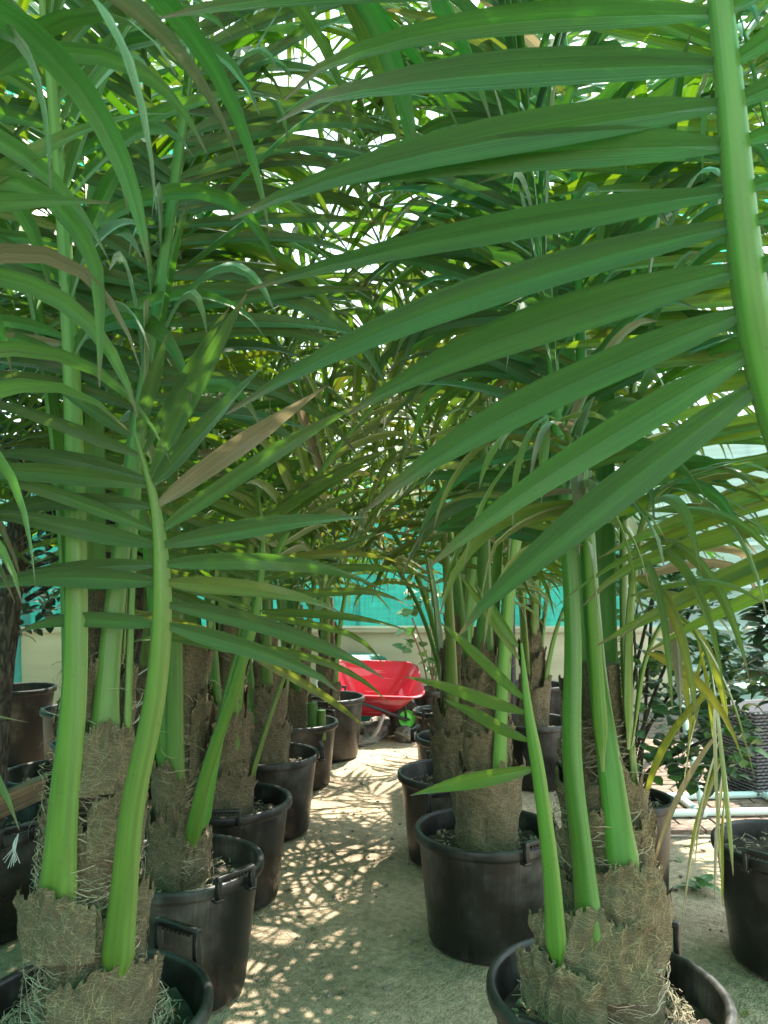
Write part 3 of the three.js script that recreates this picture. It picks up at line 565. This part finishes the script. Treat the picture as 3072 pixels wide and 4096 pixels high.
palm(-1.05, potY, -0.95, {
  seed: 22, label: 'palm close beside the camera whose leaf tips dangle across the upper corner', sheaths: 3, hair: 0, budget: 300, auto: 1, reach: 3.0,
  own: [
    { pts: [[-1.0, 0.5, -1.0], [-0.95, 1.2, -1.02], [-0.86, 1.8, -1.02], [-0.66, 2.22, -1.02], [-0.36, 2.42, -1.04], [0.0, 2.40, -1.1]], facing: [1, 0, -0.1], start: 0.5, leaf: 0.62, blade: 0.044, tone: [0.065, 0.33, 0.035], droop: 6, mess: 2.6, gap: 0.085, vee: -30, b0: 55, fold: 16 },
    { pts: [[-1.0, 0.5, -1.0], [-0.95, 1.0, -1.1], [-0.92, 1.5, -1.2], [-0.84, 1.95, -1.25], [-0.74, 2.3, -1.2], [-0.6, 2.6, -1.1]], facing: [0.6, 0, 0.8], start: 0.3, leaf: 0.58, blade: 0.036, tone: [0.075, 0.31, 0.025], droop: 7, mess: 3, gap: 0.085, vee: -30, b0: 55, yellow: 0.12, fold: 16 },
  ],
});
// palms standing behind the two rows
[[-1.55, -5.1, 31, 'palm behind the timber beam near the far net', 6], [1.0, -5.3, 33, 'palm behind the shrub, close to the paving edge', 6], [-1.4, -6.6, 34, 'palm in the far corner before the teal net', 6], [-1.75, -2.25, 36, 'palm beyond the frame edge beside the bark-covered tree', 6], [-2.35, -3.85, 37, 'palm between the timber beam and the side net', 6], [1.35, -7.0, 35, 'palm in the corner between the cream wall and the paving', 6]].forEach(([x, z, seed, label, n]) => {
  pot(x, z, { seed, label: 'black pot of the ' + label, group: 'pots behind the two rows', litter: 0 });
  palm(x, potY, z, { seed, label, group: 'palms behind the two rows', auto: n, hair: 0, sheaths: 2, reach: seed > 35 ? 3.3 : 2.5, budget: 160 });
});

// ---------------------------------------------------------------- overhead nets that shade both sides and the standing place
{
  const f = (x, y) => 0.10 * Math.sin(x * 0.9) * Math.cos(y * 0.7) + 0.05 * N3(x, y, 3);
  for (const [w, d, x, z, y, label] of [[1.5, 2.6, 1.85, -5.5, 3.75, 'teal shade net roof strip over the far pots on the shrub side'], [3.2, 2.6, -2.75, -4.5, 3.7, 'teal shade net roof over the pots behind the timber beam'], [9.4, 6.9, 0, 1.15, 3.9, 'teal shade net roof over the near palms and the camera']]) {
    const n = thing('shade_net_roof', [x, y, z], label, 'net roof');
    mesh('net', wavySheet(w, d, f, 40, 40).rotateX(-Math.PI / 2), netMat, n);
    for (const sx of [-1, 1]) for (const sz of [-1, 1]) mesh('post', new THREE.CylinderGeometry(0.03, 0.03, y, 10).translate(sx * w * 0.49, -y / 2, sz * d * 0.49), steelMat, n);
    for (const sz of [-1, 1]) mesh('wire', new THREE.CylinderGeometry(0.006, 0.006, w, 6).rotateZ(Math.PI / 2).translate(0, 0.02, sz * d * 0.49), steelMat, n);
  }
}

// ---------------------------------------------------------------- broad-leaved shrubs and trees
function broadLeaf(L, W, cup, seed) {
  const n = 6, pos = [], uv = [], idx = [];
  for (let i = 0; i <= n; i++) { const t = i / n, w = W * 0.5 * Math.pow(Math.sin(Math.PI * Math.pow(t, 0.8)), 0.7), y = cup * Math.sin(t * 2.6 + seed) * L; for (const e of [-1, 0, 1]) { pos.push(e * w, y + Math.abs(e) * w * 0.25, t * L); uv.push(0.5 + e * 0.5, t); } }
  for (let i = 0; i < n; i++) for (let c = 0; c < 2; c++) { const a = i * 3 + c; idx.push(a, a + 3, a + 1, a + 1, a + 3, a + 4); }
  const g = new THREE.BufferGeometry(); g.setAttribute('position', new THREE.Float32BufferAttribute(pos, 3)); g.setAttribute('uv', new THREE.Float32BufferAttribute(uv, 2)); g.setIndex(idx); g.computeVertexNormals();
  return g;
}
function tinted(g, c) { const n = g.attributes.position.count, a = new Float32Array(n * 3); for (let i = 0; i < n; i++) a.set(c, i * 3); g.setAttribute('color', new THREE.BufferAttribute(a, 3)); return g; }
function leafy(o, { seed, blobs, count, L, W, tones, budget = 0, stems = 5, stemBase = [0, 0, 0], stemR = 0.006, stemMat = barkMat, stemName = 'stem' }) {
  const r = rng(seed), vars = [];
  for (let k = 0; k < 6; k++) vars.push(broadLeaf(L * (0.75 + 0.5 * r()), W * (0.8 + 0.4 * r()), 0.08 + 0.12 * r(), r()));
  const variants = []; for (let k = 0; k < 6; k++) for (const c of tones) variants.push(tinted(vars[k].clone(), c));
  const loose = [], m = new THREE.Matrix4(), q = new THREE.Quaternion(), eu = new THREE.Euler();
  for (let i = 0; i < count; i++) {
    const b = blobs[Math.floor(r() * blobs.length)], a = r() * 6.283, c = r() * 2 - 1, rr = Math.cbrt(0.1 + 0.9 * r()), sq = Math.sqrt(1 - c * c);
    const p = V(b[0] + Math.cos(a) * sq * b[3] * rr, b[1] + c * b[4] * rr, b[2] + Math.sin(a) * sq * b[3] * rr), g = variants[Math.floor(r() * variants.length)];
    eu.set(-0.3 + 1.3 * (r() - 0.3), Math.atan2(p.x - b[0], p.z - b[2]) + (r() - 0.5) * 2, (r() - 0.5) * 1.2, 'YXZ'); q.setFromEuler(eu);
    const sc = 0.75 + 0.5 * r();
    if (i < budget) { const l = mesh('leaf', g, broadMat, o); l.position.copy(p); l.quaternion.copy(q); l.scale.setScalar(sc); }
    else loose.push(g.clone().applyMatrix4(m.compose(p, q, V(sc, sc, sc))));
  }
  if (loose.length) tag(mesh('foliage', mergeGeometries(loose, false), broadMat, o), null, null, null, 'stuff');
  for (let i = 0; i < stems; i++) {
    const b = blobs[i % blobs.length], e = V(b[0] + (r() - 0.5) * b[3], b[1] + (r() - 0.2) * b[4] * 0.8, b[2] + (r() - 0.5) * b[3]), s = V(...stemBase).add(V((r() - 0.5) * 0.08, 0, (r() - 0.5) * 0.08));
    mesh(stemName, tube([s, s.clone().lerp(e, 0.4).add(V((r() - 0.5) * 0.08, 0.06, (r() - 0.5) * 0.08)), e], stemR * (0.6 + 0.7 * r()), 10, 6), stemMat, o);
  }
}
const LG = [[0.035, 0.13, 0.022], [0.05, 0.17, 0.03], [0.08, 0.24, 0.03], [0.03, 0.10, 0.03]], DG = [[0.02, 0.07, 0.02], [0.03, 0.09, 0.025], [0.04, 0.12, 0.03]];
pot(1.08, -3.5, { seed: 41, R: 0.20, H: 0.42, soil: 0.9, label: 'slender dark pot holding the loose round-leaved shrub', litter: 60 });
leafy(thing('shrub', [1.08, 0.38, -3.5], 'loose round-leaved shrub in the slender dark pot beside the paving', 'shrub'), { seed: 41, blobs: [[0, 0.35, 0, 0.22, 0.26], [0.12, 0.75, 0.02, 0.26, 0.28], [0.30, 0.55, 0, 0.2, 0.22], [0.1, 1.1, 0, 0.22, 0.2], [0.34, 0.95, 0, 0.14, 0.15], [0.42, 0.3, 0.05, 0.12, 0.18], [0.52, 0.62, 0, 0.14, 0.2], [0.28, 0.18, 0.05, 0.12, 0.12]], count: 900, L: 0.066, W: 0.05, tones: [[0.05, 0.17, 0.03], [0.07, 0.22, 0.035], [0.12, 0.32, 0.04], [0.045, 0.14, 0.04]], budget: 300, stems: 12 });
pot(1.50, -2.9, { seed: 42, handles: [[-135, 0], [45, 0]], label: 'black pot cut by the frame edge beside the sunny sand patch', soil: 0.85 });
{
  const t = thing('shrub', [1.50, 0.36, -2.9], 'dark glossy shrub with a fibrous stem at the frame edge', 'shrub');
  mesh('stem', trunkGeo(0.035, 0.025, 0.75, 4, [0.03, 0]), fibreMat, t);
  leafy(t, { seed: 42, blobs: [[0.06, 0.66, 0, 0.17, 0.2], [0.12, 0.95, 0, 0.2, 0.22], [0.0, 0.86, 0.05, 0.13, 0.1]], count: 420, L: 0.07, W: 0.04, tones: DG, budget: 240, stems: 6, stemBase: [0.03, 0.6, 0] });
}
// seedling growing in the sand
{
  const s = thing('seedling', [1.40, 0.0, -3.52], 'little bright green seedling growing out of the bare sand', 'seedling');
  const r = rng(9);
  for (let i = 0; i < 9; i++) { const l = mesh('leaf', tinted(broadLeaf(0.075, 0.05, 0.1, i), LG[2].map((v) => v * 1.3)), broadMat, s); l.position.set(0.03 * (r() - 0.5), 0.02 + 0.03 * r(), 0.03 * (r() - 0.5)); l.rotation.set(-0.5 * r(), i * 0.75, 0, 'YXZ'); l.scale.setScalar(0.7 + 0.5 * r()); }
  for (let i = 0; i < 4; i++) { const l = mesh('leaf', tinted(broadLeaf(0.05, 0.03, 0.1, i), LG[1]), broadMat, s); l.position.set(-0.1 + 0.03 * i, 0.012, -0.05 + 0.02 * r()); l.rotation.y = i * 1.9; }
  mesh('stem', tube([[0, -0.01, 0], [-0.03, 0.012, -0.02], [-0.1, 0.01, -0.04]], 0.003, 8, 6), stalkMatPlain(), s);
}
function stalkMatPlain() { return new THREE.MeshStandardMaterial({ name: 'green stem', color: new THREE.Color().setRGB(0.1, 0.25, 0.04), roughness: 0.6 }); }

// ---------------------------------------------------------------- second row behind the timber beam
const BACK = 'pots behind the timber beam';
pot(-1.60, -3.17, { seed: 51, handles: [[-40, 0], [140, 0]], group: BACK, label: 'black pot with frayed cord tied to its handle, holding the bark-covered tree' });
pot(-1.62, -3.95, { seed: 52, handles: [[-70, 0]], group: BACK, label: 'black pot with weedy soil right behind the timber beam' });
pot(-1.72, -4.65, { seed: 53, R: 0.24, handles: [[-60, 0]], group: BACK, label: 'black pot with a pale worn rim and white cords behind the timber beam' });
pot(-2.05, -5.3, { seed: 54, R: 0.26, H: 0.5, group: BACK, label: 'tall black pot deep in the shade behind the cord-tied pots' });
pot(-2.75, -5.9, { seed: 55, R: 0.26, H: 0.55, mat: brownPotMat, group: BACK, label: 'faded brown pot near the side net' });
pot(-1.25, -5.9, { seed: 56, R: 0.22, H: 0.40, mat: brownPotMat, group: BACK, label: 'faded brown pot seen between the palm trunks' });
function barkTree(pos, pts, r0, label, seed, blobs, count) {
  const t = thing('bark_tree', pos, label, 'tree');
  const c = new THREE.CatmullRomCurve3(pts.map((p) => V(...p))), g = new THREE.TubeGeometry(c, 40, 1, 20), p = g.attributes.position, u = g.attributes.uv, o = V(0, 0, 0);
  for (let i = 0; i < p.count; i++) {
    const k = Math.floor(i / 21) / 40; c.getPointAt(Math.min(1, k), o);
    const rr = r0 * lerp(1, 0.6, k) * (1 + 0.12 * N3(p.getX(i) * 3, p.getY(i) * 6 + seed, p.getZ(i) * 3));
    p.setXYZ(i, o.x + (p.getX(i) - o.x) * rr, o.y + (p.getY(i) - o.y) * rr, o.z + (p.getZ(i) - o.z) * rr); u.setXY(i, (i % 21) / 20, k * 3);
  }
  g.computeVertexNormals(); mesh('trunk', g, barkMat, t);
  const e = pts[pts.length - 1];
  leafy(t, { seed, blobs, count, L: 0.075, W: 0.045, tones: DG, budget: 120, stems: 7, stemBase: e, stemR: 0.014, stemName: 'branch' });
}
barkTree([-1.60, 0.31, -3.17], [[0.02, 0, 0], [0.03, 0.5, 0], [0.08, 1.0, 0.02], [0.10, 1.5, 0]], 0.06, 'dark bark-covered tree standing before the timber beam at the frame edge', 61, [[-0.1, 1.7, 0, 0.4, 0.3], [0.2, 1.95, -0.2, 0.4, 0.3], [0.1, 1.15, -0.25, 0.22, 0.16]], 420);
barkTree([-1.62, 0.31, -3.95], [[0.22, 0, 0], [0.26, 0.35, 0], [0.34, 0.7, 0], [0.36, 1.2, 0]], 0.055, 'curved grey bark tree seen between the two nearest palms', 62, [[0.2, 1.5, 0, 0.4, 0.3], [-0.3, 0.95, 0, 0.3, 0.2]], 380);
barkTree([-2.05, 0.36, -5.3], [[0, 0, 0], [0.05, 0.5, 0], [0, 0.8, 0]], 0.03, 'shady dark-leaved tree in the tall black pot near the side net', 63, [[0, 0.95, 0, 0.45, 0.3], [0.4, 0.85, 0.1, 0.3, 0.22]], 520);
{
  const a = V(-1.62, 0.475, -2.75), b = V(-1.10, 0.475, -5.5), L = a.distanceTo(b);
  const g = box(L, 0.09, 0.05, 0, 0, 0, 0.004), u = g.attributes.uv, p = g.attributes.position;
  for (let i = 0; i < u.count; i++) u.setXY(i, p.getX(i) * 0.8, p.getY(i) * 4 + p.getZ(i) * 4);
  const m = top('timber_beam', g, woodMat, 'weathered timber beam lying across the pot rims behind the near palms', 'timber beam');
  m.position.copy(a).lerp(b, 0.5); m.rotation.y = Math.atan2(-(b.z - a.z), b.x - a.x);
}
{
  const c = thing('cord_knot', [-1.37, 0.43, -2.97], 'frayed white cord knotted on the pot handle', 'cord'), r = rng(3);
  for (let i = 0; i < 10; i++) mesh('strand', tube([[0, 0, 0], [0.02 * (r() - 0.5), -0.03, 0.03], [0.07 * (r() - 0.5), -0.08 - 0.03 * r(), 0.03 + 0.02 * r()]], 0.0016, 8, 5), cordMat, c);
  const d = thing('white_cord', [-1.55, 0.42, -4.6], 'loops of white cord hanging over the worn-rim pot', 'cord');
  mesh('loop', tube([[-0.2, -0.1, 0.2], [-0.05, 0.2, 0.15], [0.15, 0.42, 0], [0.3, 0.45, -0.1]], 0.004, 24, 6), cordMat, d);
  mesh('loop', tube([[0.05, -0.02, 0.25], [0.12, 0.2, 0.2], [0.3, 0.3, 0], [0.1, 0.1, 0.27]], 0.005, 24, 6), cordMat, d);
}
// cut stalk stub in the fifth pot
{
  const s = thing('stalk_stub', [-0.46, 0.33, -5.12], 'short cut green stalk stub standing in the gravelly pot', 'stub');
  mesh('stub_body', tinted(new THREE.CylinderGeometry(0.032, 0.045, 0.24, 14, 4).scale(1, 1, 0.6).rotateZ(0.08).translate(0, 0.11, 0), [0.11, 0.27, 0.04]), stalkMat, s);
  mesh('side_shoot', tinted(new THREE.CylinderGeometry(0.025, 0.03, 0.19, 10, 1).translate(0.055, 0.09, 0.01), [0.17, 0.32, 0.06]), stalkMat, s);
}

// ---------------------------------------------------------------- wheelbarrow, rubble, things by the back wall
{
  const w = thing('wheelbarrow', [-0.06, 0, -6.85], 'red steel wheelbarrow with a bright green wheel hub before the cream wall', 'wheelbarrow');
  // x runs from the handles (-) to the wheel (+); tray leans towards the alley
  const tray = new THREE.Group(); tray.name = 'tray'; w.add(tray); tray.position.set(-0.03, 0.235, 0); tray.rotation.set(0.42, 0.10, -0.10);
  const rings = [], ring = (hw0, hw1, hd, y, r) => { const sh = []; const c = [[hw1, hd], [-hw0, hd], [-hw0, -hd], [hw1, -hd]]; for (let k = 0; k < 4; k++) { const [cx, cz] = c[k], sx = Math.sign(cx), sz = Math.sign(cz); const s0 = [0, Math.PI / 2, Math.PI, Math.PI * 1.5][k]; for (let i = 0; i <= 6; i++) { const a = s0 + (i / 6) * Math.PI / 2; sh.push([cx - sx * r + Math.cos(a) * r, y, cz - sz * r + Math.sin(a) * r]); } } return sh; };
  rings.push(ring(0.17, 0.12, 0.13, 0, 0.06), ring(0.185, 0.15, 0.145, 0.015, 0.07), ring(0.27, 0.27, 0.215, 0.16, 0.09), ring(0.35, 0.37, 0.275, 0.30, 0.11), ring(0.365, 0.39, 0.29, 0.303, 0.115), ring(0.368, 0.393, 0.293, 0.292, 0.115));
  const pos = [], uv = [], idx = [], n = rings[0].length;
  rings.forEach((q, j) => { for (let i = 0; i <= n; i++) { const p = q[i % n]; pos.push(...p); uv.push((i / n) * 2, p[1] * 2 + j * 0.02); } });
  for (let j = 0; j < rings.length - 1; j++) for (let i = 0; i < n; i++) { const a = j * (n + 1) + i, b = a + n + 1; idx.push(a, b, a + 1, a + 1, b, b + 1); }
  const c0 = pos.length / 3; pos.push(0, 0, 0); uv.push(0, 0); for (let i = 0; i < n; i++) idx.push(c0, i, i + 1);
  const g = new THREE.BufferGeometry(); g.setAttribute('position', new THREE.Float32BufferAttribute(pos, 3)); g.setAttribute('uv', new THREE.Float32BufferAttribute(uv, 2)); g.setIndex(idx); g.computeVertexNormals();
  mesh('tray_shell', g, redMat, tray);
  for (const [s, e] of [[1, 0.15], [-1, 0]]) mesh('frame_tube', tube([[-0.52, 0.47, s * 0.27 + e], [-0.34, 0.41, s * 0.26 + e], [-0.05, 0.31, s * 0.22 + e], [0.14, 0.22, s * 0.12 + e], [0.25, 0.15, s * 0.06 + e * 0.4]], 0.016, 30, 10), steelMat, w);
  for (const s of [1, -1]) mesh('grip', tube([[-0.60, 0.495, s * 0.27 + (s > 0 ? 0.15 : 0)], [-0.51, 0.467, s * 0.27 + (s > 0 ? 0.15 : 0)]], 0.021, 4, 10), rubberMat, w);
  mesh('leg', tube([[-0.24, 0.37, 0.40], [-0.22, 0.20, 0.39], [-0.18, 0.07, 0.37], [-0.12, 0.02, 0.36], [-0.06, 0.03, 0.36], [0.00, 0.10, 0.37], [0.06, 0.24, 0.35]], 0.017, 40, 10), wornSteelMat, w);
  mesh('leg', tube([[-0.24, 0.38, -0.22], [-0.20, 0.16, -0.21], [-0.15, 0.04, -0.2], [-0.09, 0.017, -0.2], [-0.02, 0.03, -0.2], [0.04, 0.12, -0.19], [0.10, 0.26, -0.16]], 0.017, 40, 10), steelMat, w);
  mesh('strut', tube([[0.25, 0.17, 0.15], [0.24, 0.28, 0.2], [0.26, 0.37, 0.22]], 0.010, 10, 8), steelMat, w);
  const wh = new THREE.Group(); wh.name = 'wheel'; w.add(wh); wh.position.set(0.25, 0.152, 0.05); wh.rotation.y = 0.35;
  const tg = new THREE.TorusGeometry(0.108, 0.045, 14, 48), tp = tg.attributes.position;
  for (let i = 0; i < tp.count; i++) { const x = tp.getX(i), y = tp.getY(i), a = Math.atan2(y, x), rr = Math.hypot(x, y); if (rr > 0.12) { const k = 1 + 0.02 * (Math.sin(a * 40) > 0 ? 1 : -0.6); tp.setX(i, x * k); tp.setY(i, y * k); } }
  tg.computeVertexNormals(); mesh('tyre', tg, rubberMat, wh);
  mesh('rim', new THREE.LatheGeometry([[0.001, 0.03], [0.025, 0.03], [0.03, 0.012], [0.06, 0.006], [0.07, 0.026], [0.078, 0.03], [0.078, -0.03], [0.07, -0.026], [0.06, -0.006], [0.03, -0.012], [0.025, -0.03], [0.001, -0.03]].map((p) => new THREE.Vector2(...p)), 36).rotateX(Math.PI / 2), hubMat, wh);
  mesh('axle', new THREE.CylinderGeometry(0.012, 0.012, 0.16, 10).rotateX(Math.PI / 2), steelMat, wh);
}
{
  const g = thing('green_tub', [-0.28, 0, -7.45], 'upturned dark green tub splashed with white behind the wheelbarrow', 'tub');
  const pr = [[0.001, 0.64], [0.22, 0.635], [0.30, 0.60], [0.36, 0.46], [0.40, 0.12], [0.41, 0.0]].map((p) => new THREE.Vector2(...p));
  const m = mesh('shell', new THREE.LatheGeometry(pr, 48), greenTrayMat, g); m.scale.set(1, 1, 0.6);
  const l = mesh('lip', new THREE.TorusGeometry(0.415, 0.014, 8, 48).rotateX(Math.PI / 2), greenTrayMat, g); l.scale.set(1, 1, 0.6); l.position.y = 0.016;
}
{
  const r = rng(71);
  const kinds = ['flat broken slab lying under the wheelbarrow', 'grey lump of rubble beside the wheelbarrow leg', 'pale chunk of broken concrete behind the wheelbarrow leg', 'rough stone resting against the wheelbarrow wheel', 'tilted concrete shard near the sunlit pot', 'dark rubble piece deep below the tray', 'small pale rubble lump before the tray', 'jagged lump under the wheelbarrow axle', 'brown rubble piece beside the slab'];
  kinds.forEach((label, i) => {
    const g = new THREE.DodecahedronGeometry(0.07 + 0.05 * r(), 1), p = g.attributes.position;
    for (let k = 0; k < p.count; k++) { const v = V(p.getX(k), p.getY(k), p.getZ(k)), q = 1 + 0.5 * N3(v.x * 14 + i, v.y * 14, v.z * 14); p.setXYZ(k, v.x * q * 1.3, v.y * q * (i === 0 ? 0.35 : 0.75), v.z * q); }
    g.computeVertexNormals();
    const m = top('rubble', g, stoneMat, label, 'rubble', 'rubble under the wheelbarrow');
    m.position.set([-0.22, -0.05, 0.08, 0.18, -0.33, 0.02, -0.10, 0.24, -0.15][i], 0.045, [-6.45, -6.75, -6.95, -6.62, -6.7, -7.05, -6.58, -6.9, -6.9][i]); m.rotation.set(r() * 0.4, r() * 6, r() * 0.4);
  });
}
// broad-leaved young plant with canes beside the wheel
{
  pot(0.44, -7.1, { seed: 81, R: 0.19, H: 0.36, label: 'dark pot of the broad-leaved plant at the cream wall', litter: 0, soil: 0.9 });
  const t = thing('broad_leaf_plant', [0.44, 0.33, -7.1], 'young plant with wide pale green leaves on canes before the cream wall', 'plant');
  leafy(t, { seed: 81, blobs: [[-0.1, 0.55, 0.05, 0.2, 0.28], [0.05, 0.3, 0.05, 0.16, 0.2], [-0.05, 0.85, 0, 0.14, 0.12]], count: 60, L: 0.13, W: 0.10, tones: [[0.12, 0.32, 0.05], [0.16, 0.36, 0.08], [0.08, 0.24, 0.06]], budget: 60, stems: 5, stemR: 0.008, stemMat: woodMat });
}
// pipe frame lying on the paving
{
  const f = thing('pipe_frame', [1.75, 0.06, -4.6], 'pale plastic pipe frame lying on the block paving', 'pipe frame');
  const R = 0.021, P = (a, b) => mesh('pipe', tube([a, b], R, 2, 12), pipeMat, f);
  P([-0.45, 0, 0.18], [0.62, 0, 0.10]); P([-0.42, 0, -0.14], [0.60, 0, -0.22]); P([-0.42, 0.0, 0.18], [-0.40, 0, -0.14]); P([0.58, 0, 0.10], [0.56, 0, -0.22]); P([0.05, 0.0, 0.15], [0.05, 0.62, -0.17]); P([0.03, 0, 0.16], [0.03, 0, -0.17]);
  P([0.05, 0.62, -0.17], [0.85, 0.66, -0.35]); P([0.85, 0.66, -0.35], [0.85, 0.02, -0.30]);
  for (const [x, y, z] of [[0.04, 0, 0.15], [0.05, 0.62, -0.17], [-0.42, 0, 0.18]]) mesh('joint', new THREE.SphereGeometry(0.03, 14, 10).translate(x, y, z), pipeMat, f);
}
// wicker planter
{
  const b = thing('wicker_planter', [2.42, 0.035, -5.05], 'tall grey wicker planter standing on the block paving', 'planter');
  b.rotation.y = 0.25; const W = 0.42, H = 0.52;
  mesh('lining', box(W - 0.03, H - 0.01, W - 0.03, 0, H / 2, 0), darkWeaveMat, b);
  const rows = 26, bands = [];
  for (let j = 0; j < rows; j++) {
    const pts = [], y = (j + 0.5) * (H / rows), per = 10;
    for (let s = 0; s < 4; s++) for (let i = 0; i < per * 2; i++) { const u = (i / (per * 2) - 0.5) * W, o = W / 2 + 0.006 * ((i + j) % 2 ? 1 : -1); const [x, z] = [[u, o], [o, -u], [-u, -o], [-o, u]][s]; pts.push(V(x, y, z)); }
    mesh('wicker_band', new THREE.TubeGeometry(new THREE.CatmullRomCurve3(pts, true), 160, 0.0085, 4, true), weaveMat, b);
  }
}
// fallen leaves on the sand
{
  const r = rng(91), tones = [[0.30, 0.28, 0.06], [0.16, 0.26, 0.06], [0.3, 0.2, 0.08]].map((c) => tinted(broadLeaf(0.05, 0.022, 0.1, c[0] * 9), c)), list = [];
  for (let i = 0; i < 70; i++) {
    const x = i < 50 ? 0.85 + 1.3 * r() : -0.4 + 0.7 * r(), z = i < 50 ? -2.1 - 2.0 * r() : -2 - 4 * r(), s = 0.5 + 0.6 * r();
    list.push(tones[i % 3].clone().applyMatrix4(new THREE.Matrix4().compose(V(x, groundHeight(x, z) + 0.006, z), new THREE.Quaternion().setFromEuler(new THREE.Euler(0.1 * (r() - 0.5), r() * 6.28, 0.3 * (r() - 0.5))), V(s, s, s))));
  }
  top('fallen_leaves', mergeGeometries(list, false), broadMat, 'small yellow leaves scattered over the sand', 'leaf litter', null, 'stuff');
  const cl = [];
  for (let i = 0; i < 1500; i++) { const x = -1.3 + 3.4 * r(), z = -1.6 - 5.4 * r(), k = 0.003 + 0.009 * Math.pow(r(), 4); cl.push(new THREE.IcosahedronGeometry(k, 0).scale(1, 0.7, 1).rotateY(r() * 6).translate(x, groundHeight(x, z) + k * 0.3, z)); }
  top('pebbles', merged(cl), stoneMat, 'tiny pebbles and clods strewn over the sand', 'pebbles', null, 'stuff');
}

renderer.render(scene, camera);
